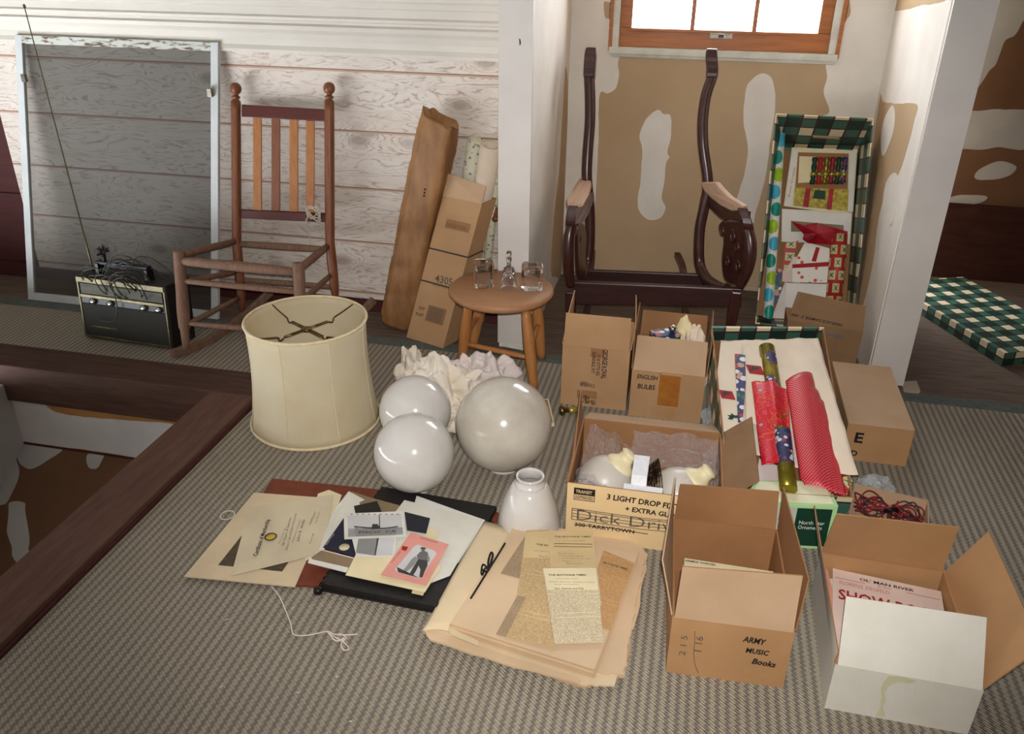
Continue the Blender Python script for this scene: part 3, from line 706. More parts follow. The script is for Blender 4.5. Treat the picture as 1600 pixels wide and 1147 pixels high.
# ============================================================ ROCKING CHAIR WITH SLATTED BACK
rc = thing('rocking_chair', 'slat-back wooden rocking chair without its seat, beside the window screen', 'chair', (-1.66, 2.85, 0))
Yb = lambda y: 3.21-.13*(y-140)/240
for nm, px_, foot in (('L', 368, pY(379, 486, 3.03)), ('R', 514, pY(525, 470, 3.04))):
    top = pY(px_+.5, 158, Yb(158)); seat = pY(px_+ (2 if nm == 'L' else 1.5), 378, 3.08)
    mid = top.lerp(seat, .5)
    mb = MB(); mb.tube(cr([top, mid, seat], 5)+[seat.lerp(foot, .4), seat.lerp(foot, .75), foot], [.0195]*11+[.0205, .019, .011], 14)
    post = mb.build('back_post', 'rocker_red', rc)
    ax = (top-seat).normalized(); mb = MB()
    mb.lathe([(.019, -.002), (.016, .003), (.011, .008), (.017, .013), (.018, .017), (.011, .022), (.0105, .027), (.0165, .031), (.0215, .039), (.0232, .048), (.0215, .058), (.0165, .066), (.008, .071), (0, .072)], top, ax, 18)
    mb.build('finial', 'rocker_red', post)
mb = MB(); mb.slab([pY(377, 164, Yb(164)), pY(508, 171.5, Yb(171)), pY(508, 190, Yb(190)), pY(377, 183, Yb(183))], (0, .014, 0)); mb.build('top_rail', 'rocker_rail', rc, bev=.003)
mb = MB(); mb.slab([pY(375, 328, Yb(328)), pY(510, 334, Yb(334)), pY(510, 348, Yb(348)), pY(375, 341, Yb(341))], (0, .018, 0)); mb.build('lower_rail', 'rocker_rail', rc, bev=.003)
for a, b in ((395, 395.5), (424, 424), (452, 452), (478, 477.5)):
    k = (a-376)/130*8
    mb = MB(); mb.slab([pY(a, 182+k, Yb(182)+.004), pY(a+13, 183+k, Yb(182)+.004), pY(b+13, 330+k*.8, Yb(330)+.006), pY(b, 330+k*.8, Yb(330)+.006)], (0, .008, 0))
    mb.build('slat', 'rocker_slat' if a != 424 else 'rocker_red', rc, bev=.002)
FLf, FLt = V((-1.885, 2.637, .05)), V((-1.902, 2.725, .425)); FRt = pZ(466, 410, .415); FRf = V((-1.40, 2.66, .05))
for f_, t_ in ((FLf, FLt), (FRf, FRt)):
    mb = MB(); P = lambda t: f_.lerp(t_, t); mb.tube([P(0), P(.08), P(.16), P(.2), P(.22), P(.4), P(.6), P(.8), P(.975), P(1)], [.012, .015, .017, .017, .022, .0245, .0225, .0225, .0225, .019], 16)
    mb.build('leg', 'rocker_dull', rc)
RLs, RRs = pY(370, 380, 3.08), pY(514, 386, 3.08)
def rod(name, a, b, r, m='rocker_dull', par=None):
    a, b = V(a), V(b); mb = MB(); mb.tube([a, a.lerp(b, .2), a.lerp(b, .5), a.lerp(b, .8), b], [r*.85, r, r*1.08, r, r*.85], 12); return mb.build(name, m, par)
Q = lambda a, b, t: V(a).lerp(V(b), t)
rod('seat_rail', Q(FLf, FLt, .90), Q(FRf, FRt, .90), .0185, par=rc)
rod('seat_rail', pY(374, 381, 3.08), pY(512, 390, 3.08), .0145, 'rocker_dull', rc)
rod('seat_rail', Q(FLf, FLt, .95), pY(369, 377, 3.08), .0145, par=rc)
rod('seat_rail', Q(FRf, FRt, .93), pY(513, 384, 3.08), .0145, par=rc)
rod('stretcher', Q(FLf, FLt, .70), Q(FRf, FRt, .70), .0115, par=rc)
rod('stretcher', Q(FLf, FLt, .27), Q(FRf, FRt, .27), .0105, par=rc)
rod('stretcher', Q(FLf, FLt, .68), pY(372, 424, 3.06), .0115, par=rc); rod('stretcher', Q(FLf, FLt, .24), pY(376, 464, 3.04), .0105, par=rc)
rod('stretcher', Q(FRf, FRt, .60), pY(517, 430, 3.06), .0115, par=rc); rod('stretcher', Q(FRf, FRt, .24), pY(521, 466, 3.04), .0105, par=rc)
rod('stretcher', pY(373, 437, 3.06), pY(516, 448, 3.06), .012, par=rc)
lp = cr([pZ(268, 552, .03), pZ(300, 544, .016), pZ(340, 524, .016), pZ(376, 498, .03), pZ(400, 477, .062), pZ(424, 454, .11)], 5)
dx = V((.475, .01, 0))
for o in (V((0, 0, 0)), dx):
    mb = MB(); rail(mb, [p+o for p in lp], .022, .034); mb.build('rocker', 'rocker_dull', rc, bev=.004)
# knotted twine hanging from the back
mb = MB(); c = pY(490, 333, 3.08)
random.seed(3)
for k in range(5):
    pts = [c+V((.028*math.cos(t+k)+random.uniform(-.008, .008), random.uniform(-.012, .002), .026*math.sin(t*1.1+k*.7)+random.uniform(-.008, .008))) for t in [i*1.0 for i in range(7)]]
    mb.tube(cr(pts, 4), .0022, 5)
mb.tube(cr([pY(483, 335, 3.07), pY(477, 348, 3.07), pY(481, 362, 3.07), pY(485, 382, 3.08)], 5), .002, 5); mb.tube(cr([pY(496, 340, 3.07), pY(503, 352, 3.07), pY(500, 358, 3.07), pY(505, 369, 3.07)], 5), .002, 5)
mb.tube(cr([pY(485, 330, 3.065), pY(479, 345, 3.065), pY(480, 360, 3.065)], 5), .002, 5)
tag(mb.build('twine', 'twine', loc=c), 'knotted off-white twine tied to the slat-back rocking chair', 'string')
# ============================================================ WINDOW SCREEN leaning on the panelling
sc = thing('window_screen', 'tall white-framed insect screen leaning against the plank wall', 'screen', (-2.46, 3.03, 0))
SB = [pY(44, 468, 3.025), pY(341, 503, 3.025)]; SB[0].z = .002; SB[1].z = .002
ST = [pY(22, 52, 3.235), pY(341, 69, 3.235)]; ST[1].z = ST[0].z = (ST[0].z+ST[1].z)/2
ex = (SB[1]-SB[0]).normalized(); ez = (ST[0]-SB[0]); Ls = ez.length; ez.normalize(); nn = ex.cross(ez).normalized(); Wd = (SB[1]-SB[0]).length; wt = (ST[1]-ST[0]).length
def fr_bar(name, a, b, c, d, m):
    mb = MB(); mb.slab([a, b, c, d], -nn*.018 if nn.y < 0 else nn*.018); return mb.build(name, m, sc, bev=.001)
fw = .033
BL, BR, TR, TL = SB[0], SB[1], ST[1], ST[0]
fr_bar('frame_bar', BL, BL+ex*fw, TL+ex*fw, TL, 'screen_frame'); fr_bar('frame_bar', BR-ex*fw, BR, TR, TR-ex*fw, 'screen_frame')
fr_bar('frame_bar', BL+ex*fw, BR-ex*fw, BR-ex*fw+ez*fw, BL+ex*fw+ez*fw, 'screen_frame'); fr_bar('frame_bar', TL+ex*fw-ez*fw, TR-ex*fw-ez*fw, TR-ex*fw, TL+ex*fw, 'screen_worn')
mb = MB(); mb.quad(BL+ex*fw+ez*fw+V((0, .008, 0)), BR-ex*fw+ez*fw+V((0, .008, 0)), TR-ex*fw-ez*fw+V((0, .008, 0)), TL+ex*fw-ez*fw+V((0, .008, 0))); mb.build('insect_mesh', 'mesh', sc)
for x, y in ((37, 120), (327, 143)):
    p = pY(x, y, 3.19); mb = MB(); mb.box(p.x-.004, p.x+.014, p.y-.012, p.y+.004, p.z-.02, p.z+.012); mb.build('hook', 'steel', sc)
# ============================================================ PORTABLE RADIO
rd = thing('portable_radio', 'old portable radio with raised antenna and a tangled cord on top', 'radio', (-2.2, 2.77, 0))
A0 = V((-2.412, 2.722, .008)); ex = (V((-1.986, 2.697, .008))-A0); RW = ex.length; ex.normalize(); ez = V((0, .10, 1)).normalized(); ey = ez.cross(ex).normalized()
RH, RD = .268, .15
RP = lambda u, v, w: A0+ex*u+ez*v+ey*w
mb = MB(ex, ey, ez, A0); mb.lbox(RP(0, 0, 0), ex*RW, ey*RD, ez*RH); mb.build('case', 'black', rd, bev=.006)
def rb(name, u0, u1, v0, v1, w0, w1, m, par=rd, bev=.0015):
    mb = MB(ex, ey, ez, A0); mb.lbox(RP(u0, v0, w0), ex*(u1-u0), ey*(w1-w0), ez*(v1-v0)); return mb.build(name, m, par, bev=bev)
rb('front_trim', .006, RW-.006, .006, .014, -.006, 0, 'gold_dull'); rb('front_trim', .006, .014, .014, RH-.01, -.006, 0, 'gold_dull'); rb('front_trim', RW-.014, RW-.006, .014, RH-.01, -.006, 0, 'gold_dull')
rb('speaker_grille', .016, RW-.016, .016, .15, -.004, 0, 'radio_grille'); rb('name_plate', .05, .17, .052, .058, -.006, -.004, 'gold_dull')
rb('knob_panel', .016, RW-.016, .151, .176, -.003, 0, 'blackp'); rb('dial_strip', .016, RW-.016, .177, .19, -.008, 0, 'gold_dull')
rb('dial_window', .02, RW-.02, .192, .236, -.005, 0, 'radio_dial'); rb('top_strip', .008, RW-.008, .24, .262, -.01, 0, 'gold_dull')
for u in (.075, .158, .315, .385):
    mb = MB(); mb.lathe([(.0135, 0), (.0135, .01), (.011, .014), (.0, .014)], RP(u, .163, -.003), -ey, 20); mb.build('knob', 'chrome', rd)
rb('leather_strap', .085, .10, RH-.01, RH+.05, .02, .06, 'blackp'); rb('leather_strap', .315, .33, RH-.01, RH+.045, .02, .06, 'blackp'); rb('handle', .085, .33, RH+.042, RH+.06, .025, .055, 'blackp', bev=.006)
a0 = pY(146, 424, 2.80); a1 = pY(37, 6, 2.90)
mb = MB(); mb.tube([a0, a0.lerp(a1, .15), a0.lerp(a1, .151), a0.lerp(a1, .5), a0.lerp(a1, .501), a0.lerp(a1, .93), a0.lerp(a1, .985)], [.0045, .0042, .003, .0028, .0022, .002, .002], 8); mb.lathe([(.0045, 0), (.005, .008), (.003, .014), (0, .015)], a0.lerp(a1, .985), a1-a0, 10)
mb.build('antenna', 'gold_dull', rd)
random.seed(11); mb = MB()
def loopc(c, rx, rz, tilt, n=12, ph=0, sp=.006):
    return [c+V((rx*math.cos(t+ph), tilt*math.sin(t+ph)+random.uniform(-sp, sp), rz*math.sin(t+ph)+random.uniform(-sp, sp))) for t in [2*PI*i/n for i in range(n)]]
for k in range(15):
    u = random.uniform(.11, .30); c = RP(u, RH+random.uniform(-.05, .035), -.02+random.uniform(-.012, .02))
    mb.tube(cr(loopc(c, random.uniform(.05, .09), random.uniform(.045, .075), -.035), 4, True), .0022, 6, closed=True)
for k in range(7):
    c = RP(random.uniform(.2, .34), RH+random.uniform(.02, .045), .05)
    mb.tube(cr([c+V((-.11, -.02, -.05)), c+V((-.06, -.02, .02+.004*k)), c+V((0, -.01, .035+.003*k)), c+V((.06, 0, .01)), c+V((.10, .01, -.04))], 5), .0024, 6)
mb.tube(cr([RP(.10, .10, -.02)+V((.0, 0, 0)), RP(.13, .09, -.022), RP(.18, .10, -.022), RP(.20, .16, -.02), RP(.19, .24, -.02), RP(.16, .30, 0)], 5), .0022, 6)
mb.build('cord', 'cord', rd)
mb = MB(); c = RP(.125, RH+.095, .03)
for k in range(10):
    d = V((random.uniform(-1, 1), random.uniform(-.6, .6), random.uniform(-.3, 1))).normalized(); mb.tube([c-d*.004, c+d*random.uniform(.02, .034)], [.006, .003], 6)
mb.tube([c, c-V((0, 0, .05))], .008, 6)
mb.build('cord_bundle', 'blackp', rd)
# ============================================================ ARMCHAIR FRAME (dark carved rocker)
ac = thing('armchair_frame', 'dark carved mahogany rocking armchair frame without seat or back, under the window', 'chair', (-.12, 3.35, 0))
YF, YB = 3.20, 3.58
mb = MB(); mb.slab([pY(896, 441, YF), pY(1160, 452, YF), pY(1154, 481, YF), pY(896, 476, YF)], (0, .03, 0)); mb.build('front_rail', 'mahogany_rail', ac, bev=.004)
mb = MB(); mb.slab([pY(900, 422, YB), pY(1100, 430, YB), pY(1100, 449, YB), pY(900, 442, YB)], (0, .025, 0)); mb.build('rear_rail', 'mahogany_rail', ac, bev=.003)
mb = MB(); mb.slab([pY(897, 442, YF), pY(897, 474, YF), pY(908, 442, YB), pY(908, 424, YB)], (.022, 0, 0)); mb.build('side_rail', 'mahogany', ac, bev=.003)
mb = MB(); mb.slab([pY(1150, 454, YF+.01), pY(1150, 480, YF+.01), pY(1097, 449, YB), pY(1097, 431, YB)], (.022, 0, 0)); mb.build('side_rail', 'mahogany', ac, bev=.003)
def Lx(t, a, b): return a+(b-a)*t
rp = [(1111, 92, 3.74), (1113, 108, 3.73), (1112, 122, 3.71), (1103, 150, 3.69), (1098, 190, 3.66), (1099, 230, 3.63), (1106, 285, 3.6), (1101, 320, 3.585), (1094, 355, 3.575), (1092, 390, 3.56), (1094, 415, 3.54), (1103, 434, 3.46), (1120, 447, 3.34), (1136, 452, 3.25)]
lpst = [(923, 90, 3.74), (922, 108, 3.73), (921, 122, 3.71), (922, 150, 3.69), (922, 190, 3.66), (919, 230, 3.63), (917, 275, 3.6), (921, 320, 3.585), (922, 355, 3.575), (921, 390, 3.56), (917, 412, 3.54), (910, 428, 3.46), (903, 440, 3.34), (899, 448, 3.25)]
for pp in (rp, lpst):
    mb = MB(); pts = cr([pY(*p) for p in pp], 4); rr = [.0225]*len(pts)
    mb.tube(pts, rr, 14); 
    p0, p1, p2 = pY(*pp[0]), pY(*pp[1]), pY(*pp[2])
    pst = mb.build('back_post', 'mahogany', ac)
    mb = MB(); rail(mb, cr([p0+V((0, .012, .03)), p0+V((0, -.002, .012)), p1+V((0, -.006, 0)), p2+V((0, -.002, -.004))], 4), [.034, .04, .044, .046, .047, .048, .048, .048, .048, .048, .048, .046, .042], [.03, .036, .042, .046, .05, .05, .05, .052, .052, .052, .054, .05, .044], side=(1, 0, 0)); mb.build('scroll_top', 'mahogany', pst, bev=.006)
# front legs
for a, b, zf in ((1151, 1142, 1), (892, 893, 0)):
    t_ = pY(a, 455, YF-.004); b_ = V((pY(b, 500, YF).x, YF+.01, 0))
    mb = MB(); rail(mb, [t_+V((0, 0, .004)), t_.lerp(b_, .35), t_.lerp(b_, .6), t_.lerp(b_, .8), b_], [.04, .042, .036, .026, .022], [.04, .042, .036, .028, .024], side=(1, 0, 0)); mb.build('leg', 'mahogany', ac, bev=.006)
# arms
def armside(pad, Yp, under, scroll, bulge, plq, loops):
    mb = MB(); up = [pY(x, y, Yp(x, y)) for x, y in pad]; n = (up[1]-up[0]).cross(up[3]-up[0]).normalized()
    if n.z < 0: n = -n
    mb.slab(up, -n*.024); mb.build('arm_pad', 'arm_bare', ac, bev=.007)
    mb = MB(); mb.slab([pY(x, y, Yp(x, y)) for x, y in under], (.014, .006, 0)); mb.build('arm_support', 'mahogany', ac, bev=.004)
    mb = MB(); rail(mb, cr([pY(*p) for p in scroll], 4), .036, .03, side=(1, 0, 0)); mb.build('arm_scroll', 'mahogany', ac, bev=.006)
    mb = MB(); pts = cr([pY(*p) for p in bulge], 4); mb.tube(pts, [.017+.006*math.sin(PI*i/(len(pts)-1)) for i in range(len(pts))], 14); mb.build('front_post', 'mahogany', ac)
    mb = MB(); poly = [pY(*p) for p in plq]; mb.slab(cr(poly, 3, True), (.012, .012, 0)); q = mb.build('carved_panel', 'mahogany', ac, bev=.003)
    mb = MB()
    for c, r in loops: 
        cc = pY(*c); mb.tube([cc+V((.3*r*math.cos(t), -r*.9*math.cos(t)-.004, r*math.sin(t))) for t in [i*PI/5 for i in range(10)]], .0055, 8, closed=True)
    mb.build('carved_scroll', 'mahogany', q)
YR_ = lambda x, y: 3.6-.4*(x-1102)/68
armside([(1102, 284), (1126, 284), (1134, 294), (1146, 306), (1170, 321), (1168, 328), (1151, 329), (1134, 321), (1120, 310), (1108, 298)], YR_,
        [(1099, 300), (1110, 303), (1134, 324), (1156, 330), (1168, 330), (1166, 352), (1150, 348), (1127, 342), (1108, 325), (1100, 314)],
        [(1160, 326, 3.2), (1163, 336, 3.19), (1168, 348, 3.18), (1171, 356, 3.185)],
        [(1166, 350, 3.21), (1172, 372, 3.19), (1173, 398, 3.18), (1167, 425, 3.19), (1156, 448, 3.21)],
        [(1138, 343, 3.36), (1155, 346, 3.27), (1166, 360, 3.22), (1168, 400, 3.21), (1160, 440, 3.22), (1145, 444, 3.28), (1132, 435, 3.35), (1128, 405, 3.38), (1131, 372, 3.37), (1126, 366, 3.4), (1123, 352, 3.41), (1130, 344, 3.38)],
        [((1145, 368, 3.31), .022), ((1137, 408, 3.33), .016), ((1152, 385, 3.28), .016), ((1153, 415, 3.26), .02), ((1129, 360, 3.39), .014)])
YL_ = lambda x, y: 3.6-.4*(y-280)/42
armside([(905, 278), (923, 276), (924, 286), (920, 304), (911, 320), (898, 318), (886, 316), (885, 310), (892, 300), (898, 288)], YL_,
        [(923, 300), (924, 310), (914, 335), (906, 348), (898, 350), (898, 326), (910, 322)],
        [(896, 322, 3.2), (894, 333, 3.19), (892, 344, 3.185), (892, 350, 3.19)],
        [(894, 348, 3.21), (889, 370, 3.19), (888, 398, 3.18), (889, 425, 3.19), (893, 446, 3.21)],
        [(901, 350, 3.27), (908, 352, 3.36), (912, 372, 3.4), (910, 400, 3.38), (911, 425, 3.36), (906, 438, 3.3), (900, 430, 3.24), (898, 400, 3.22), (898, 368, 3.22)],
        [((905, 372, 3.3), .02), ((905, 398, 3.3), .014), ((904, 350, 3.33), .014)])
for a, b, x3 in (((1058, 398, 3.88), (1068, 424, 3.78), 1078), ((926, 394, 3.88), (924, 418, 3.78), 916)):
    p0, p1 = pY(*a), pY(*b); xm = pY(x3, 470, 3.4).x
    mb = MB(); rail(mb, cr([p0, p1, V((Lx(.5, p1.x, xm), 3.62, .045)), V((xm, 3.42, .015)), V((xm+.01, 3.2, .02)), V((xm+.012, 3.08, .04))], 4), .028, .034, side=(1, 0, 0)); mb.build('rocker', 'mahogany', ac, bev=.003)
# ============================================================ ROUND STOOL
SC, SR, SZ = V((-.671, 2.89, 0)), .199, .332
st = thing('stool', 'low round wooden stool holding three pieces of crystal', 'stool', SC)
mb = MB(); mb.lathe([(0, SZ-.034), (SR-.03, SZ-.034), (SR-.008, SZ-.03), (SR, SZ-.018), (SR-.002, SZ-.008), (SR-.01, SZ), (0, SZ)], SC, seg=64); mb.build('seat', 'stool_top', st)
lt_ = [(734, 487, .29), (835, 490, .29), (846, 470, .29), (745, 478, .29)]
lb_ = [pZ(721, 574, 0), pZ(834, 607, 0), pZ(846, 560, 0), pZ(738, 545, 0)]
lt2 = [SC+V((-.10, -.105, SZ-.03)), SC+V((.115, -.105, SZ-.03)), SC+V((.115, .09, SZ-.03)), SC+V((-.09, .10, SZ-.03))]
for a, b in zip(lt2, lb_):
    mb = MB(); P = lambda t: V(a).lerp(b, t); mb.tube([P(0), P(.12), P(.3), P(.5), P(.7), P(.9), P(1)], [.0155, .018, .021, .0225, .021, .018, .016], 16); mb.build('leg', 'stool_leg', st)
def lg(i, t): return V(lt2[i]).lerp(lb_[i], t)
for i, j, t in ((0, 1, .62), (3, 2, .34), (0, 3, .5), (1, 2, .5)): rod('stretcher', lg(i, t), lg(j, t), .010, 'stool_leg', st)
# three crystal pieces
def crystal_block(pc, w, h, rot, label):
    c, s = math.cos(rot), math.sin(rot); E1 = V((c, s, 0)); E2 = V((-s, c, 0)); n = 4
    root = thing('crystal_block', label, 'glass ornament', pc)
    mb = MB(); ring = []
    b = w*.12
    pts = [(-w/2+b, -w/2), (w/2-b, -w/2), (w/2, -w/2+b), (w/2, w/2-b), (w/2-b, w/2), (-w/2+b, w/2), (-w/2, w/2-b), (-w/2, -w/2+b)]
    zz = [(0, .94), (.006, 1), (h-.008, 1), (h, .88)]
    n0 = 0
    for z, k in zz:
        for x, y in pts: mb.v.append(V(pc)+E1*x*k+E2*y*k+V((0, 0, z+.0008)))
    for i in range(3):
        for j in range(8): l = (j+1) % 8; mb.face((8*i+j, 8*i+l, 8*i+8+l, 8*i+8+j))
    mb.face(tuple(range(7, -1, -1)))
    # round candle well sunk in the top
    m0 = len(mb.v); K = 8; rw = w*.26
    for z in (h+.0008, h*.72):
        for j in range(K):
            t = math.atan2(pts[j][1], pts[j][0]); mb.v.append(V(pc)+E1*rw*math.cos(t)+E2*rw*math.sin(t)+V((0, 0, z)))
    for j in range(8):
        l = (j+1) % 8; mb.face((24+j, 24+l, m0+l, m0+j)); mb.face((m0+j, m0+l, m0+8+l, m0+8+j))
    mb.face(tuple(m0+8+j for j in range(8)))
    mb.build('glass_body', 'glass', root)
    mb = MB()
    for x, y in pts[::2]: mb.box(pc[0]+E1.x*x*.8+E2.x*y*.8-.006, pc[0]+E1.x*x*.8+E2.x*y*.8+.006, pc[1]+E1.y*x*.8+E2.y*y*.8-.006, pc[1]+E1.y*x*.8+E2.y*y*.8+.006, SZ+.012, SZ+.02)
    mb.build('cut_facet', 'glass', root)
crystal_block(pZ(756, 446, SZ+.001), .072, .096, .35, 'clear crystal block on the left of the stool top')
crystal_block(pZ(831, 450, SZ+.001), .078, .092, .2, 'clear crystal block on the right of the stool top')
bc = pZ(795, 449, SZ+.001)
bl = thing('crystal_bell', 'small cut crystal bell standing between two crystal blocks', 'bell', bc)
BS = 1.22
sb_ = lambda P: [(r*BS, h*BS) for r, h in P]
mb = MB(); mb.lathe(sb_([(.027, 0), (.025, .012), (.021, .03), (.019, .045), (.0165, .058), (.009, .068), (.005, .072), (.006, .066), (.012, .05), (.018, .028), (.0235, .004), (.027, 0)]), bc, seg=24); mb.build('skirt', 'glass', bl)
mb = MB(); mb.lathe(sb_([(.004, .068), (.007, .074), (.005, .08), (.008, .086), (.009, .095), (.0055, .1), (.008, .108), (.007, .116), (0, .118)]), bc, seg=8, smooth=False); mb.build('handle', 'glass', bl)
mb = MB()
for z, r, n in ((.04, .0195, 10), (.052, .018, 10), (.062, .0135, 8)):
    for j in range(n):
        t = 2*PI*j/n+z*50; c = bc+V((r*math.cos(t), r*math.sin(t), z))*BS; mb.lathe([(0, -.005), (.0045, 0), (0, .005)], c, seg=4, smooth=False)
mb.build('cut_diamonds', 'glass', bl)
# ============================================================ LEANING PACKAGES
wb, wt_ = pZ(619, 512, 0)+V((0, .03, 0)), pY(690, 178, 3.17)
kp = thing('wrapped_parcel', 'long parcel in wrinkled brown kraft paper leaning on the plank wall', 'parcel', wb)
ax = (wt_-wb); L_ = ax.length; ax.normalize(); sd = V((1, -.15, 0)); sd = (sd-ax*sd.dot(ax)).normalized(); dp = sd.cross(ax).normalized()
mb = MB(); K = 60; NS = 40; mb.smooth = True
for i in range(K+1):
    t = i/K
    for j in range(NS):
        q = 2*PI*j/NS; cx_, cy_ = math.cos(q), math.sin(q)
        a = .079*math.copysign(abs(cx_)**.42, cx_); b = .056*math.copysign(abs(cy_)**.45, cy_)
        fold = -.006*max(0, 1-abs(((j+2) % 13)-3)/1.6)
        w = noise.noise(V((t*6, j*.35, 3)))*.003+abs(noise.noise(V((t*20+j*.25, j*.4, 7))))*-.007+fold*.6
        k = 1+w/.07; k *= (.86+.14*min(1, t/.05)) if t < .05 else 1; k *= 1-.10*max(0, (t-.9)/.1)
        tt = t*L_*(.985+.006*math.sin(q*3)*max(0, (t-.85)/.15)+.006*math.sin(q*5)*max(0, (t-.93)/.07)) - .02*max(0, (t-.85)/.15)*cx_
        mb.v.append(wb+ax*tt+sd*(a*k)+dp*(b*k))
for i in range(K):
    for j in range(NS):
        l = (j+1) % NS; mb.face((NS*i+j, NS*i+l, NS*i+NS+l, NS*i+NS+j))
mb.smooth = False; mb.face(tuple(range(NS-1, -1, -1))); c0 = len(mb.v); mb.v.append(wb+ax*(L_-.06))
for j in range(NS): mb.face((NS*K+j, NS*K+(j+1) % NS, c0))
for i, v in enumerate(mb.v): mb.v[i] = V((v.x, min(v.y, YW-.004), max(v.z, 0)))
mb.build('wrapping', 'kraft', kp)
for t0_, t1_ in ((.12, .34), (.40, .56), (.74, .93)):
    mb = MB(); p0_, p1_ = wb+ax*(L_*t0_)-sd*.080, wb+ax*(L_*t1_)-sd*.080; mb.tube([p0_, p1_], .0035, 6); mb.build('dark_edge', 'strap', kp)
for k in range(3):
    c_ = wb+ax*(L_*(.66-.012*k))-dp*.0+sd*.0; c_ = pY(664-k*.8, 296+k*5, (wb+ax*(L_*.66)).y-.062)
    mb = MB(); mb.lathe([(0, -.001), (.004, 0), (.003, .002), (0, .003)], c_, (0, -1, 0), 8); mb.build('ink_dot', 'ink', kp)
B0, B1 = pZ(635, 527, 0), pZ(692, 545, 0)
T0 = pY(692, 306, 3.15); T1 = T0+(B1-B0)*.98
lw = (B1-B0); dd = V((-lw.y, lw.x, 0)).normalized()*.10
lc = thing('long_carton', 'tall strapped cardboard carton numbered 4305 leaning beside the kraft parcel', 'box', B0+lw*.5)
upv = (T0-B0).normalized(); fn = lw.normalized().cross(upv).normalized()
if fn.y > 0: fn = -fn
mb = MB(lw.normalized(), fn, upv, B0); open_box(mb, [B0, B1, B1+dd, B0+dd], [T0, T1, T1+dd, T0+dd], .004); mb.build('body', ['card', 'card_side'], lc)
f0, f1 = pY(700, 271, 3.17), pY(759, 291, 3.12)
mb = MB(lw.normalized(), fn, upv, B0); mb.slab([T0+fn*.001, T1+fn*.001, f1, f0], -fn*.004); mb.build('flap', 'card_light', lc)
for s_ in ((656, 438), (668, 389)):
    # strap height along the box from its pixel row on the front face
    best = min(range(1, 200), key=lambda i: (lambda p: abs(p-s_[1]))((lambda P: 573.5-FPX*((P-CP).dot(_u))/((P-CP).dot(_f)))(B0.lerp(T0, i/200))))
    p = B0.lerp(T0, best/200); w = lw+fn*.0; e = .0015
    mb = MB(); mb.slab([p+fn*e, p+lw+fn*e, p+lw+fn*e+upv*.006, p+fn*e+upv*.006], -fn*.001); q = p+lw+lw.normalized()*e
    mb.slab([q, q+dd, q+dd+upv*.006, q+upv*.006], -lw.normalized()*.001); mb.build('strap', 'strap', lc)
def onface(u, t): return B0.lerp(T0, t)+lw*u+fn*.0012
text(lc, '4305', onface(.36, .435), lw, upv, .030, 'ink_grey', w=.088, bold=.01)
text(lc, 'CHINA PANTRY', onface(.3, .405), lw, upv, .011, 'ink_grey', w=.10)
text(lc, 'EXP', onface(.14, .222), lw, upv, .012, 'ink', w=.03, bold=.01); text(lc, 'PLAST', onface(.1, .175), lw, upv, .012, 'ink', w=.04, bold=.01)
mb = MB(); mb.slab([onface(.36, .155), onface(.84, .155), onface(.84, .27), onface(.36, .27)], fn*.0004); mb.build('faded_label', 'card_grey', lc)
for r_ in range(4): text(lc, 'IIIIIIIIIIIII', onface(.4, .165+r_*.024), lw, upv, .014, 'ink_grey', w=.07)
mb = MB(); mb.slab([onface(.25, .80), onface(.86, .80), onface(.86, .86), onface(.25, .86)], fn*.0003); mb.build('faded_stamp', 'card_side', lc)
text(lc, 'STANDARD PACKING', onface(.27, .81), lw, upv, .016, 'ink_grey', w=.10)
def roll(name, label, a, b, r, m, hollow=True, group=None, inner=None):
    a, b = V(a), V(b); root = thing(name, label, 'paper roll', a, group); ax = (b-a).normalized(); L = (b-a).length
    mb = MB(); mb.lathe([(r*.55, 0), (r, 0), (r, L*.5), (r, L), (r*.8, L), (r*.8, L-.06)], a, ax, 28); mb.build('sheet', m, root)
    mb = MB(); mb.lathe([(r*.55, 0), (r*.55, L-.004), (r*.5, L-.004), (r*.5, L-.06)], a, ax, 20); mb.build('inner_turns', inner or m, root); return root
fl = lambda p: V((p.x, p.y, .0))
roll('wallpaper_roll', 'floral wallpaper roll standing behind the 4305 carton', pZ(700, 505, .0), pY(745, 218, 3.225), .037, 'floral')
roll('wallpaper_roll', 'plain pinkish wallpaper roll standing between floral roll and white post', pZ(722, 502, .0), pY(767, 227, 3.15), .040, 'roll_pink')
roll('wallpaper_roll', 'thin pale green roll squeezed against the white post', pZ(752, 500, 0), pY(776, 275, 3.21), .018, 'floral')
mb = MB(); rail(mb, [pY(752, 300, 3.22), pY(783, 342, 3.22)], .012, .03, side=(0, 1, 0)); mb.lathe([(0, 0), (.013, .003), (.013, .018), (0, .02)], pY(773, 343, 3.2), (0, 1, 0), 12)
mb.tube([pY(783, 342, 3.22), V((pY(783, 342, 3.22).x+.01, 3.24, 0))], .012, 8)
tag(mb.build('wooden_bracket', 'rocker_red', loc=pZ(770, 500, 0)), 'reddish wooden stick peeking out behind the white post', 'wood piece')
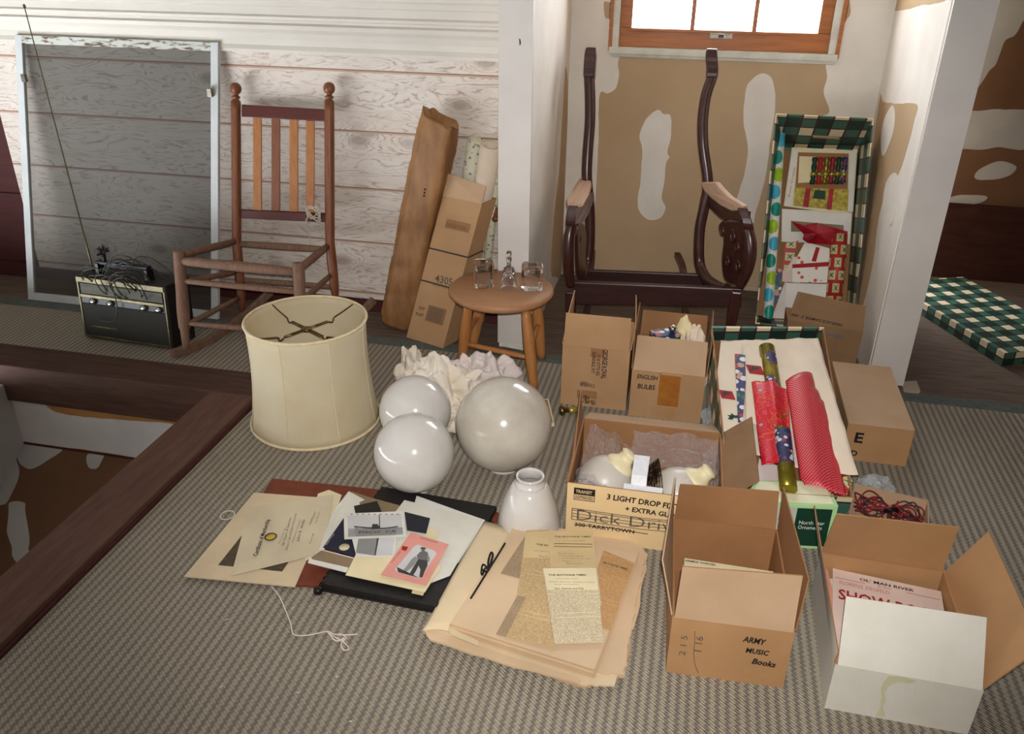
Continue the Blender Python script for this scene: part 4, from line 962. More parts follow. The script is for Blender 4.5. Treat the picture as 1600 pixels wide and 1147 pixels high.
# ============================================================ LAMP SHADE
sc_, RB, RT, SH = V((-1.207, 2.342, 0)), .220, .198, .38
ls = thing('lampshade', 'large cream fabric drum lamp shade with braided rims and a brass spider', 'lamp shade', sc_)
mb = MB(); prof = []
for i in range(15):
    t = i/14; prof.append((RT+(RB-RT)*(1-t)**1.9-.006*math.sin(PI*t), .004+t*(SH-.008)))
NP = 96; mb.smooth = True
for r, h in prof:
    for j in range(NP):
        t = 2*PI*j/NP; k = abs(((j % 12)/12)-.0); sag = -.003*math.sin(PI*(j % 12)/12); mb.v.append(sc_+V(((r+sag)*math.cos(t), (r+sag)*math.sin(t), h)))
for i in range(14):
    for j in range(NP): mb.face((i*NP+j, i*NP+(j+1) % NP, (i+1)*NP+(j+1) % NP, (i+1)*NP+j))
mb.build('fabric', 'shade', ls, sol=.0025)
for r, h in ((RT, SH-.004), (RB, .005)):
    mb = MB(); mb.tube([sc_+V((r*math.cos(t), r*math.sin(t), h)) for t in [2*PI*i/64 for i in range(64)]], .0052, 8, closed=True); mb.build('rim_trim', 'trim_cream', ls)
mb = MB()
for j in range(8):
    t = 2*PI*(j*12)/NP
    mb.tube([sc_+V(((r+.001)*math.cos(t), (r+.001)*math.sin(t), h)) for r, h in prof], .0016, 5)
mb.build('panel_seam', 'trim_cream', ls)
mb = MB(); zc = SH-.03
for k in range(4):
    t = 1.05+k*PI/2; d = V((math.cos(t), math.sin(t), 0)); c = sc_+V((0, 0, zc-.01)); o = V((-d.y, d.x, 0))*.004
    for s_ in (-1, 1): mb.tube([c+o*s_+d*.012, c+o*s_+d*.085], .0024, 6)
    mb.tube(cr([c+d*.085, c+d*.10+V((0, 0, -.008)), c+d*.108+V((0, 0, -.004)), c+d*.112+V((0, 0, .006)), c+d*.15+V((0, 0, .016)), c+d*(RT-.003)+V((0, 0, .03))], 4), .0026, 6)
mb.lathe([(.006, -.004), (.016, -.004), (.016, .003), (.006, .003), (.006, -.004)], sc_+V((0, 0, zc-.01)), seg=20)
mb.build('spider_fitter', 'brass', ls)
# ============================================================ GLOBES
def globe(name, label, c, R, m, fr):
    root = thing(name, label, 'lamp globe', (c[0], c[1], 0), 'milk glass globes on the carpet'); g = V((c[0], c[1], c[2])); a0 = math.asin(fr/R)
    prof = [(R*math.sin(a), -R*math.cos(a)) for a in [a0+(PI-a0)*i/40 for i in range(41)]]
    mb = MB(); mb.lathe(prof, g, seg=72); mb.build('glass', m, root)
    zb = -R*math.cos(a0)
    mb = MB(); mb.lathe([(fr, zb), (fr*.97, zb-.003), (fr*1.02, -c[2]+.006), (fr*1.06, -c[2]+.003), (fr*1.05, -c[2]), (fr*.9, -c[2]), (fr*.88, zb)], g, seg=48); mb.build('fitter_neck', 'opal', root)
globe('glass_globe', 'largest white glass lamp globe, slightly dusty, nearest the cartons', (-.501, 2.196, .155), .149, 'opal_dusty', .048)
globe('glass_globe', 'white glass lamp globe standing behind the foremost small one', (-.812, 2.262, .124), .1175, 'opal', .04)
globe('glass_globe', 'foremost of the white glass globes, beside the black album', (-.734, 2.018, .127), .1205, 'opal', .04)
c = V((-.358, 1.905, 0)); ws = thing('glass_lampshade', 'bell-shaped ribbed white glass shade with open collar behind the scrapbook', 'lamp shade', c)
mb = MB(); hs = .165; mb.lathe([(.088, 0), (.090, .004), (.087, .03), (.080, .065), (.070, .098), (.058, .128), (.048, .147), (.038, .152)], c, seg=72); mb.build('shade_body', 'opal', ws, sol=.003)
mb = MB(); mb.lathe([(.038, .146), (.0425, .149), (.044, .154), (.040, .159), (.0365, .163), (.037, .172), (.040, .176), (.039, .18), (.034, .18), (.0325, .172), (.032, .15), (.036, .146)], c, seg=48); mb.build('collar', 'opal', ws)
# ============================================================ CRUMPLED TISSUE
def crumple(mb, c, r, seed, N=64):
    """wad of creased paper: folded radius with sharp creases"""
    off = V((seed*3.1, seed*1.7, seed))
    def f(u, v):
        th = 2*PI*u; ph = PI*v; d = V((math.cos(th)*math.sin(ph), math.sin(th)*math.sin(ph), math.cos(ph)))
        a = abs(noise.noise(d*1.6+off)); b = abs(noise.noise(d*3.6+off)); e = abs(noise.noise(d*8+off))
        k = .86+.55*noise.noise(d*1.3+off)+.34*noise.noise(d*3.1+off)+.10*b+.10*e
        p = V(c)+V((d.x*r[0], d.y*r[1], d.z*r[2]))*k; p.z = max(p.z, .002+abs(noise.noise(d*5))*.004); return p
    mb.grid(f, N, N//2, smooth=False)
mb = MB()
for cc, r, sd_ in ((pZ(655, 612, .05), (.085, .07, .10), 1), (pZ(700, 618, .07), (.115, .085, .125), 2), (pZ(645, 588, .06), (.055, .05, .12), 8), (pZ(692, 650, .04), (.09, .06, .08), 12)): crumple(mb, cc, r, sd_)
mb.tube(cr([pZ(655, 590, .06), pZ(657, 575, .10), pZ(660, 563, .12)], 4), [.016]*4+[.014]*4+[.009], 8)
tag(mb.build('crumpled_paper', 'tissue', loc=pZ(680, 640, 0)), 'yellowish white crumpled paper wad piled behind the two small globes', 'crumpled paper')
mb = MB()
for cc, r, sd_ in ((pZ(735, 590, .07), (.10, .07, .095), 4), (pZ(768, 600, .06), (.09, .06, .11), 5), (pZ(735, 618, .05), (.08, .065, .07), 6)): crumple(mb, cc, r, sd_)
tag(mb.build('crumpled_paper', 'tissue2', loc=pZ(750, 640, 0)), 'pinkish white crumpled paper wad behind the largest globe, in front of the stool', 'crumpled paper')
# ============================================================ FLAT PAPERS
def sheet(name, label, cat, px, z, mat, th=.0012, group=None, parent=None, uvw=None, uvaxis=(0, 1), curl=0, loc=None):
    pts = [p if isinstance(p, V) else pZ(p[0], p[1], p[2] if len(p) > 2 else z) for p in px]
    e = (pts[uvaxis[1]]-pts[uvaxis[0]]); e.z = 0; e.normalize(); f_ = V((-e.y, e.x, 0))
    mb = MB(e, f_, V((0, 0, 1)), pts[uvaxis[0]])
    mb.slab(pts if (pts[1]-pts[0]).cross(pts[2]-pts[0]).z > 0 else pts[::-1], (0, 0, th))
    o = mb.build(name, mat, parent, loc=None if parent else sum(pts, V((0, 0, 0)))/len(pts))
    if parent is None: tag(o, label, cat, group)
    return o
# album
al = thing('photo_album', 'black spiral album lying open with a brown leatherette cover under the loose papers', 'album', pZ(600, 860, 0))
sheet('cover', None, None, [(426, 750), (600, 768), (520, 919), (459, 917), (330, 900)], .001, 'leather', .006, parent=al)
sheet('cover', None, None, [(600, 771), (779, 803), (686, 960), (502, 924)], .001, 'black', .005, parent=al)
sheet('corner_piece', None, None, [(774, 802), (782, 805), (774, 820), (768, 815)], .0062, 'leather', .003, parent=al)
sheet('page_block', None, None, [(597, 767), (776, 798), (683, 956), (503, 919)], .0065, 'black', .016, parent=al)
ab0, ab1 = pZ(597, 768, .012), pZ(503, 920, .012)
mb = MB()
for i in range(19):
    p = ab0.lerp(ab1, (i+.5)/19); mb.tube([p+V((.011*math.cos(t), .002*math.sin(t), .011*math.sin(t))) for t in [2*PI*k/10 for k in range(10)]], .0022, 6, closed=True)
mb.build('spiral_binding', 'blackp', al)
mb = MB(); c = pZ(497, 924, .008); mb.lathe([(0, -.012), (.009, -.010), (.012, 0), (.009, .010), (0, .012)], c+V((0, 0, .002)), (1, .3, 0), 14); mb.build('binding_end', 'blackp', al)
sheet('photo_mat', 'tan cardboard photo mat lying furthest left with a certificate across it', 'mat', [(397, 771), (522, 780), (461, 918), (288, 902)], .008, 'p_tan', .003)
mp_ = [o for o in bpy.data.objects if o.name.startswith('photo_mat')][0]
sheet('picture', None, None, [(416, 789), (505, 797), (441, 893), (341, 883)], .0112, 'p_land', .0006, parent=mp_)
sheet('cream_folder', 'cream paper folder peeking out above the certificate', 'folder', [(497, 772), (514, 766), (534, 774), (505, 862), (478, 877), (470, 860)], .0115, 'p_cream', .0015)
cert = sheet('certificate', 'buff certificate with a gold round seal and black letter writing', 'certificate', [(390, 793, .0125), (521, 773, .018), (505, 861, .018), (463, 875, .014), (361, 900, .0125)], .0125, 'p_buff', .001)
def on(px_, z): return pZ(px_[0], px_[1], z)
ca, cb = on((412, 868), .0195), on((437, 800), .0195); rd_ = (cb-ca).normalized(); up_ = V((rd_.y*-1, rd_.x, 0))
cz = .0195
sc2 = pZ(423, 839, .0165)
mb = MB(); mb.lathe([(0, .0012), (.013, .0012), (.013, 0)], sc2, seg=24); mb.build('gold_seal', 'p_seal', cert)
mb = MB(); mb.lathe([(.0135, .0006), (.017, .0006), (.017, .0014), (.0135, .0014), (.0135, .0006)], sc2, seg=24); mb.build('seal_ring', 'dkgreen', cert)
def ctext(s, p0, p1, h, m_='ink_grey', bold=0):
    a, b = on(p0, cz), on(p1, cz); e = (b-a); text(cert, s, a, e, V((-e.y, e.x, 0)), h, m_, w=e.length, bold=bold)
ctext('Certificate of Membership', (402, 869), (422, 812), .012, 'ink', .02); ctext('This certifies that', (437, 850), (447, 825), .004)
ctext('50 Years of Service', (444, 853), (455, 810), .007, 'ink'); ctext('Military Club of Hudson School A.D.', (449, 860), (464, 802), .006); ctext('Awarded by Commander', (458, 848), (470, 812), .004)
ctext('John R. Wells', (467, 846), (477, 812), .008, 'ink'); ctext('March 20, 1969', (485, 850), (491, 834), .004, 'ink'); ctext('sincerely yours', (485, 820), (494, 800), .007); ctext('District Secretary', (494, 818), (500, 800), .004)
sheet('folded_letter', 'greenish white folded letter standing a little open beside the certificate', 'letter', [(520, 800, .02), (545, 768, .026), (582, 788, .022), (560, 800, .022), (504, 862, .02), (499, 858, .02)], .02, 'p_green', .0012)
sheet('taupe_sheet', 'taupe paper lying across the top of the black album', 'paper', [(549, 768), (583, 779), (624, 790), (618, 812), (570, 800)], .0235, 'p_taupe', .001)
sheet('white_sheet', 'large white paper sticking out furthest right over the black album', 'paper', [(651, 775), (723, 801), (758, 813), (716, 880), (630, 850)], .0235, 'p_white', .001)
sheet('white_sheet', 'pale greenish folded paper under the pink card and the ship photograph', 'paper', [(632, 782), (754, 812), (716, 878), (703, 900), (666, 914), (600, 880), (618, 800)], .0252, 'p_green', .0015)
bk = sheet('navy_booklet', 'dark navy booklet with a pale moon picture, half under the ship photograph', 'booklet', [(505, 856), (538, 809), (575, 820), (556, 871)], .0275, 'p_navy', .002)
mb = MB(); mb.lathe([(0, .0008), (.014, .0008), (.014, 0)], pZ(538, 855, .0297), seg=24); mb.build('moon_picture', 'p_cream', bk)
a, b = pZ(510, 852, .0305), pZ(522, 835, .0305); text(bk, 'Season of Song', a, b-a, V((-(b-a).y, (b-a).x, 0)), .003, 'ink_white', w=(b-a).length)
mt = sheet('sepia_mount', 'sepia photograph strip with a white lower border on the album', 'photograph', [(484, 872), (502, 859), (553, 872), (541, 895), (481, 880)], .0295, 'p_white', .0015)
sheet('sepia_print', None, None, [(486, 871), (502, 860), (552, 873), (545, 887), (488, 874)], .0311, 'p_taupe', .0006, parent=mt)
sheet('envelope', 'pale yellow envelope lying under the pink photograph card', 'envelope', [(556, 867), (620, 868), (690, 885), (664, 926), (540, 899)], .0315, 'p_yellow', .0015)
sheet('paper_slip', 'small buff slip poking out below the yellow envelope', 'paper', [(645, 921), (664, 923), (661, 931), (643, 927)], .0285, 'p_tan', .001)
sheet('buff_card', 'small buff card beside the upper right corner of the pink card', 'card', [(668, 826), (686, 830), (682, 846), (664, 842)], .030, 'p_cream', .001)
sheet('negative', 'small dark photo negative above the ship photograph', 'negative', [(553, 791), (589, 783), (597, 801), (556, 806)], .0305, 'p_dark', .0008)
sheet('dark_print', 'dark photographic print right of the ship photograph', 'photograph', [(632, 800), (672, 810), (666, 834), (636, 829)], .0305, 'p_dark2', .0008)
ph2 = sheet('photograph', 'black and white seascape photograph tucked below the ship photograph', 'photograph', [(550, 842), (620, 838), (616, 871), (557, 870)], .0332, 'p_white', .0008)
sheet('dark_area', None, None, [(560, 842), (590, 841), (585, 868), (556, 864)], .0341, 'p_grey', .0003, parent=ph2); sheet('light_area', None, None, [(592, 841), (617, 840), (613, 868), (587, 868)], .0341, 'p_lgrey', .0003, parent=ph2)
sheet('post_line', None, None, [(589, 841), (592, 841), (587, 868), (585, 868)], .0341, 'p_dgrey', .0003, parent=ph2)
sh = sheet('photograph', 'black and white photograph of a ship lettered PISCO', 'photograph', [(537, 803), (631, 799), (634, 839), (538, 843)], .0345, 'p_white', .0008)
shp = lambda pts, m_, z=.0354, n_='ship_detail': sheet(n_, None, None, pts, z, m_, .0003, parent=sh)
shp([(543, 806), (627, 803), (630, 835), (544, 839)], 'p_lgrey', n_='sky'); shp([(544, 826), (629, 824), (630, 835), (544, 839)], 'p_sea', .0358, 'sea')
shp([(554, 823), (562, 826), (600, 827), (622, 824), (618, 836), (556, 838)], 'p_grey', .0362, 'hull'); shp([(582, 819), (590, 819), (595, 826), (580, 827)], 'p_dgrey', .0364, 'deckhouse')
shp([(592, 805), (593.4, 805), (594, 826), (592.6, 826)], 'p_dgrey', .0364, 'mast'); shp([(553, 822), (575, 824), (600, 825), (622, 822), (622, 823.5), (600, 826.5), (575, 826), (553, 823.5)], 'p_dgrey', .0366, 'rail_line')
a, b = pZ(560, 834, .0365), pZ(618, 832, .0365); text(sh, 'PISCO  CA', a, b-a, V((-(b-a).y, (b-a).x, 0)), .010, 'ink', w=(b-a).length)
for k in range(9): shp([(548+k*9, 803.2), (551+k*9, 803), (551+k*9, 804), (548+k*9, 804.2)], 'ink_grey', .0358, 'border_tick')
pk_ = sheet('photo_card', 'salmon pink card framing a black and white photograph of a seated person', 'photograph', [(642, 832), (701, 851), (666, 915), (595, 898)], .0375, 'p_pink', .0012)
def pkq(pts, m_, z, n_): sheet(n_, None, None, pts, z, m_, .0003, parent=pk_)
pkq([(648, 853), (653, 851), (679, 861), (682, 865), (659, 901), (655, 904), (621, 894), (617, 890)], 'p_lgrey', .0388, 'print')
pkq([(657, 862), (663, 861), (668, 863), (670, 869), (668, 876), (653, 874), (651, 868)], 'p_taupe2', .0391, 'shirt'); pkq([(653, 874), (668, 876), (668, 884), (663, 894), (660, 902), (655, 902), (657, 890), (654, 884), (650, 892), (645, 900), (639, 898), (646, 886)], 'p_dgrey', .0393, 'trousers'); pkq([(668, 866), (672, 872), (670, 879), (668, 877)], 'p_grey', .0392, 'arm')
pkq([(649, 869), (653, 873), (646, 884), (636, 893), (628, 893), (636, 884), (643, 874)], 'p_grey', .0391, 'boulder'); pkq([(620, 886), (632, 892), (640, 899), (655, 903), (622, 894)], 'p_dgrey', .0392, 'foreground')
pkq([(658, 857.5), (660, 856), (663.5, 856.5), (664, 860), (661.5, 862), (658.5, 861)], 'p_taupe2', .0394, 'face'); pkq([(656, 857.5), (659, 855), (664, 855.5), (666.5, 858)], 'p_dgrey', .0395, 'hat')
a, b = pZ(655, 841, .039), pZ(682, 849, .039); text(pk_, 'CALIFORNIANS', a, b-a, V((-(b-a).y, (b-a).x, 0)), .006, 'ink_grey', w=(b-a).length)
a, b = pZ(613, 880, .039), pZ(627, 862, .039); text(pk_, 'POST CARD', a, b-a, V((-(b-a).y, (b-a).x, 0)), .005, 'ink_red', w=(b-a).length)
pkq([(629, 853), (638, 855), (634, 861), (627, 859)], 'ink_red', .0391, 'red_mark')
# ============================================================ SCRAPBOOK
sb = thing('scrapbook', 'thick aged scrapbook tied with a black lace, loose browned pages around it', 'scrapbook', pZ(840, 960, 0))
random.seed(21)
def ragged(px_, z, amp=.004, n=7):
    pts = [pZ(x, y, z) for x, y in px_]; out = []
    for i in range(len(pts)):
        a, b = pts[i], pts[(i+1) % len(pts)]
        for k in range(n):
            p = a.lerp(b, k/n); d = (b-a).normalized(); q = V((-d.y, d.x, 0)); out.append(p+q*random.uniform(-amp, amp)*(0 if k == 0 else 1))
    return out
for i, (px_, z, th, m_, am) in enumerate([
    ([(1004, 862), (998, 950), (975, 1060), (940, 1066), (915, 1077), (668, 992), (790, 822)], .001, .005, 'p_scrap3', .004),
    ([(992, 850), (1012, 868), (997, 960), (984, 1000), (976, 1060), (905, 1050), (665, 985), (800, 822)], .006, .005, 'p_scrap', .003),
    ([(999, 858), (1006, 872), (990, 960), (960, 1074), (909, 1072), (790, 1035), (663, 988), (810, 820)], .011, .005, 'p_scrap2', .003),
    ([(985, 848), (1010, 868), (996, 930), (982, 1005), (974, 1056), (930, 1053), (700, 990), (820, 816)], .016, .004, 'p_scrap', .003)]):
    pts = ragged(px_, z, am); mb = MB()
    if sum((pts[j].x*pts[(j+1) % len(pts)].y-pts[(j+1) % len(pts)].x*pts[j].y) for j in range(len(pts))) < 0: pts = pts[::-1]
    mb.slab(pts, (0, 0, th)); mb.build('loose_page', m_, sb)
# opened left page curving over the album edge
lp_ = [pZ(756, 815, .036), pZ(806, 832, .026), pZ(703, 985, .022), pZ(660, 984, .020)]
mb = MB(); mb.grid(lambda u, v: lp_[0].lerp(lp_[1], u).lerp(lp_[3].lerp(lp_[2], u), v)+V((0, 0, .006*math.sin(PI*u)+.004*math.sin(v*5))), 8, 14); mb.build('loose_page', 'p_scrap2', sb, sol=.002)
mb = MB(); mb.slab(ragged([(661, 985), (700, 995), (800, 1030), (905, 1062), (905, 1070), (790, 1040), (672, 1002)], .012, .002), (0, 0, .006)); mb.build('loose_page', 'p_scrap', sb)
top = [(807, 815), (998, 862), (929, 1046), (703, 974)]; zt = .052
T_ = [pZ(x, y, zt) for x, y in top]; Bq = [V((p.x, p.y, .021))+V((.002, -.004, 0)) for p in T_]
# block of pages: many thin leaves so the front edge reads layered
N = 11; 
for blk, (i0, i1) in enumerate(((0, N),)):
    mb = MB()
    for i in range(i0, i1):
        za, zb_ = .021+(zt-.021)*i/N, .021+(zt-.021)*(i+1)/N-.0006
        o = V((random.uniform(-.0025, .0025), random.uniform(-.003, .003), 0)) if i < N-1 else V((0, 0, 0))
        mb.cur = i % 3 if i < N-1 else 0
        pts = [V((p.x, p.y, za))+o for p in T_]
        if (pts[1]-pts[0]).cross(pts[2]-pts[0]).z < 0: pts = pts[::-1]
        mb.slab(pts, (0, 0, zb_-za))
    mb.build('page_block', ['p_scrap', 'p_scrap2', 'p_scrap3'], sb)
sheet('tape_strip', None, None, [(700, 980), (748, 1002), (747, 1010), (704, 992)], .0365, 'p_scrap2', .001, parent=sb)
a, b = pZ(789, 849, zt+.002), pZ(735.5, 935, zt+.002)
mb = MB(); mb.tube([a, a.lerp(b, .3)+V((.001, 0, .001)), a.lerp(b, .6), b], .0028, 6); k_ = pZ(764, 890, zt+.004)
mb.tube(cr([k_, pZ(763, 878, .062), pZ(767, 864, .060), pZ(770, 868, .057), k_], 5), .003, 6); mb.tube(cr([k_, pZ(755, 882, .064), pZ(752, 894, .06), pZ(754, 898, .056), pZ(758, 888, .058), k_], 5), .0026, 6); mb.tube(cr([k_, pZ(759, 893, .062), pZ(753, 890, .058)], 4), .003, 6)
mb.build('lace', 'ink', sb)
def clip(label, px_, z, m_, title=None, trow=None, th=.0006):
    o = sheet('newspaper_clipping', label, 'newspaper clipping', px_, z, m_, th, uvaxis=(3, 2)); return o
def ctitle(o, s, p0, p1, z, h, m_='ink_news', bold=0):
    a, b = pZ(*p0, z), pZ(*p1, z); e = b-a; text(o, s, a, e, V((-e.y, e.x, 0)), h, m_, w=e.length, bold=bold)
z0 = zt+.0008
clip('grey tilted newspaper clipping nearest the black lace', [(831, 822), (820, 902), (812, 904), (782, 896)], z0, 'news_grey')
clip('long browned clipping at the right edge of the scrapbook top', [(943, 860), (991, 880), (953, 985), (905, 970)], z0+.0008, 'news_brown')
n6 = [o for o in bpy.data.objects if o.get('label', '').startswith('long browned')][0]; ctitle(n6, 'BAYONNE TIMES', (942, 880), (980, 891), z0+.0024, .0065, 'ink_news', .02)
clip('narrow tan clipping lying at the lower left under the others', [(808, 931), (828, 935), (795, 997), (775, 991)], z0+.0008, 'news_grey')
clip('wide tan clipping at the lower middle of the scrapbook', [(822, 934), (862, 940), (867, 1015), (790, 996)], z0+.0016, 'news_tan')
n2 = clip('tall tan clipping left of centre with a partly hidden heading', [(822, 829), (858, 828), (862, 938), (808, 930)], z0+.0032, 'news_tan')
sheet('head_margin', None, None, [(821, 832), (857, 830), (858, 872), (817, 872)], z0+.0042, 'news_pale', .0003, parent=n2); ctitle(n2, 'THE BA', (838, 852), (857, 854), z0+.0052, .007, 'ink_news', .02); ctitle(n2, 'EDITORIALS', (834, 861), (857, 863), z0+.0052, .003); ctitle(n2, 'They Al', (841, 870), (856, 871), z0+.0052, .005, 'ink_news')
n5b = clip('white clipping column just right of the foremost clipping', [(920, 886), (933, 888), (940, 947), (925, 940)], z0+.004, 'news_white')
n4 = clip('upper clipping headed THE BAYONNE TIMES, mostly blank', [(856, 829), (926, 833), (933, 888), (860, 886)], z0+.0048, 'news_pale')
ctitle(n4, 'THE BAYONNE TIMES', (866, 840), (923, 840), z0+.0058, .006, 'ink_news', .015); ctitle(n4, 'the Home Newspaper of Bayonne', (880, 846), (915, 846), z0+.0058, .003)
for y in (849, 853.5):
    sheet('rule_line', None, None, [(866, y), (926, y+1), (926, y+1.8), (866, y+.8)], z0+.0056, 'ink_news', .0002, parent=n4)
for i, (s, xa, xb) in enumerate((('Bayonne Times', 872, 896), ('the story of the city of Bayonne', 874, 912), ('and its sailors in the navy', 878, 922), ('Hudson', 878, 892), ('Bayonne, N. J.', 885, 912))): ctitle(n4, s, (xa, 865+i*4), (xb, 866+i*4), z0+.0058, .0032)
n5 = clip('foremost white clipping headed THE BAYONNE TIMES', [(848, 888), (932, 887), (943, 1004), (867, 1006)], z0+.0062, 'news_white')
sheet('head_margin', None, None, [(848.5, 888.5), (931.5, 887.5), (934.5, 922), (855.5, 922)], z0+.0070, 'p_cream', .0003, parent=n5)
ctitle(n5, 'THE BAYONNE TIMES', (857, 900), (916, 900), z0+.008, .0065, 'ink_news', .02); ctitle(n5, 'the Home Newspaper of Bayonne', (868, 905), (904, 905), z0+.008, .003); ctitle(n5, 'EDITORIAL AND OFFICE   BROADWAY AT 29TH ST.', (858, 910), (930, 911), z0+.008, .003); ctitle(n5, 'Member of Audit Bureau', (866, 914), (904, 914), z0+.008, .003)
ctitle(n5, 'Eats, Rathole and Kids', (867, 921), (912, 921), z0+.008, .006, 'ink_news', .01)
# ============================================================ STRINGS
mb = MB(); sp = [(424, 916), (434, 928), (441, 941), (448, 958), (454, 974), (456, 985), (460, 992), (478, 993), (495, 990), (511, 987), (517, 992), (532, 1000), (542, 1008), (545, 1014), (538, 1016), (533, 1009), (534, 1001), (524, 1001), (511, 986), (522, 991), (536, 992), (548, 992), (559, 991)]
mb.tube(cr([pZ(x, y, .003+.002*(i % 2)) for i, (x, y) in enumerate(sp)], 5), .0016, 6); mb.tube(cr([pZ(x, y, .005) for x, y in ((517, 989), (520, 999), (530, 1001), (538, 996), (534, 1003), (541, 996), (530, 990))], 4), .0016, 6)
tag(mb.build('string', 'string', loc=pZ(500, 990)), 'long white string trailing over the carpet into a knot', 'string')
mb = MB(); c = pZ(355.5, 806, .002); mb.tube([c+V((.020*math.cos(t), .021*math.sin(t), .002)) for t in [2*PI*i/24 for i in range(24)]], .0016, 6, closed=True)
tag(mb.build('string_loop', 'string', loc=c), 'small white string loop on the carpet left of the tan mat', 'string')
random.seed(5)
for x, y in ((458, 951), (354, 969), (345, 1074), (466, 1083), (548, 1128), (526, 1058)):
    p = pZ(x, y, 0); mb = MB(); d = V((random.uniform(-1, 1), random.uniform(-1, 1), 0)).normalized()*.004; mb.tube([p+V((0, 0, .0018))-d, p+V((0, 0, .002))+d], .0013, 5)
    tag(mb.build('lint_fleck', 'string', loc=p), 'tiny white lint fleck on the carpet in front of the album', 'lint', 'lint flecks on the carpet')
# ============================================================ SMALL THINGS NEAR THE GLOBES
fb = thing('framed_card', 'thin cream-edged box with a brown inset behind the largest globe', 'box', pZ(855, 650, 0))
mb = MB(); q = [pZ(838, 624, .012), pZ(857, 623, .012), pZ(866.5, 662, .012), pZ(845, 664, .012)]; mb.slab([V((p.x, p.y, .001)) for p in q], (0, 0, .011)); mb.build('box_body', 'p_cream', fb)
mb = MB(); mb.slab([pZ(841, 626, .0125), pZ(855, 625, .0125), pZ(863.5, 660, .0125), pZ(848, 661, .0125)], (0, 0, .001)); mb.build('inset_panel', 'card_side', fb)
dk = thing('door_knob', 'small brass door knob lying on the carpet beside the stamped carton', 'knob', pZ(886, 648, 0))
kc = pZ(889, 641, .018); mb = MB(); axk = V((-.8, -.3, 0)).normalized(); mb.lathe([(0, .036), (.014, .034), (.018, .026), (.015, .018), (.009, .014), (.009, 0)], kc, axk, 20); mb.build('knob_head', 'brass', dk)
mb = MB(); mb.lathe([(.009, 0), (.0135, -.004), (.0135, -.012), (.010, -.03), (0, -.03)], kc, axk, 20); mb.build('knob_collar', 'foil_gold', dk)
# ============================================================ CARTONS
random.seed(31)
LT = {'F': ['card_light', 'card_light']}
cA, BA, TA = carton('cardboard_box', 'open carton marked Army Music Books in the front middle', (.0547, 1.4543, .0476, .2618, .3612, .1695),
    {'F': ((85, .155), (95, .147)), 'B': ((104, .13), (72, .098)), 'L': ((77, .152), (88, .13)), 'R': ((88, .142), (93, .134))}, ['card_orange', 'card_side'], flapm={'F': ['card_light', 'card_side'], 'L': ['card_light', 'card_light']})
def face(B, T, k=0): # lower left origin, x dir, up dir of the front face
    o = B[k]; e = (B[(k+1) % 4]-o); return o, e, (T[k]-o)
def ft(root, B, T, s, u, v, h, mat='ink', w=None, rot=0, **kw):
    o, e, up = face(B, T); el = e.normalized(); ul = up.normalized(); p = o+e*u+up*v
    xd = el*math.cos(rot)+ul*math.sin(rot); yd = ul*math.cos(rot)-el*math.sin(rot); return text(root, s, p, xd, yd, h, mat, w=w, sep=.0012, **kw)
ft(cA, BA, TA, 'ARMY', .60, .73, .016, w=.050, bold=.03, shear=.15, rot=-.05); ft(cA, BA, TA, 'MUSIC', .635, .55, .014, w=.050, bold=.03, shear=.1, rot=-.03); ft(cA, BA, TA, 'Books', .70, .37, .016, w=.052, bold=.03, shear=.2, rot=-.06)
ft(cA, BA, TA, '2 1 5', .145, .34, .014, 'ink_grey', w=.06, rot=PI/2); ft(cA, BA, TA, '1 16', .275, .42, .016, 'ink_grey', w=.045, rot=PI/2)
o, e, up = face(BA, TA); n_ = e.cross(up).normalized(); mb = MB(); mb.tube([o+e*u+up*v+n_*.0006 for u, v in ((.2, .80), (.21, .6), (.215, .4), (.24, .2), (.28, .06))], .0006, 4); mb.build('pen_line', 'ink_grey', cA)
# booklets inside
def stackbook(n, x0, x1, y0, y1, z0, dz, mats, labels, group, cat='booklet', lean=0):
    out = []
    for i in range(n):
        a = random.uniform(-.012, .012); mb = MB(); c = V(((x0+x1)/2, (y0+y1)/2, 0)); 
        R = Matrix.Rotation(a, 3, 'Z')
        P = [R@(V((x, y, 0))-c)+c for x, y in ((x0, y0), (x1, y0), (x1, y1), (x0, y1))]
        mb.slab([V((p.x, p.y, z0+i*dz)) for p in P], (0, 0, dz*.92)); o_ = mb.build('music_book', mats[i % len(mats)], loc=(c.x, c.y, z0+i*dz)); tag(o_, labels(i), cat, group); out.append(o_)
    return out
bks = stackbook(5, .075, .292, 1.475, 1.735, .0055, .021, ['p_white', 'p_cream', 'p_yellow'], lambda i: 'Armed Forces music book lying on top inside the Army box' if i == 4 else 'music book hidden in the stack inside the Army box', 'music books in the Army box')
tb = bks[-1]; zt_ = .0055+5*.021-.001
a, b = V((.078, 1.722, zt_)), V((.170, 1.722, zt_)); text(tb, 'ARMED FORCES', a, b-a, V((0, 1, 0)), .007, 'ink', w=.075, bold=.02)
cB, BB, TB = carton('cardboard_box', 'white-faced open carton of sheet music at the lower right', (.4018, 1.4298, -.0136, .2916, .3779, .132),
    {'F': ((120, .146), (124, .147)), 'B': ((110, .172), (99, .15)), 'R': ((60, .15), (65, .152)), 'L': ((97, .028), (76, .146))}, ['card_white', 'card_orange'], flapm={'R': ['card_white', 'card_orange'], 'L': ['card_white', 'card_side'], 'B': ['card_white', 'card_orange']})
mb = MB(); o, e, up = face(BB, TB); n_ = e.cross(up).normalized()
outl = [(.37, .96), (.44, .99), (.55, .97), (.565, .92), (.52, .93), (.545, .99), (.50, .86), (.42, .83), (.38, .7), (.375, .55), (.40, .42), (.395, .3), (.41, .17), (.43, .08), (.37, .05), (.38, .25), (.365, .5), (.345, .7), (.355, .85)]
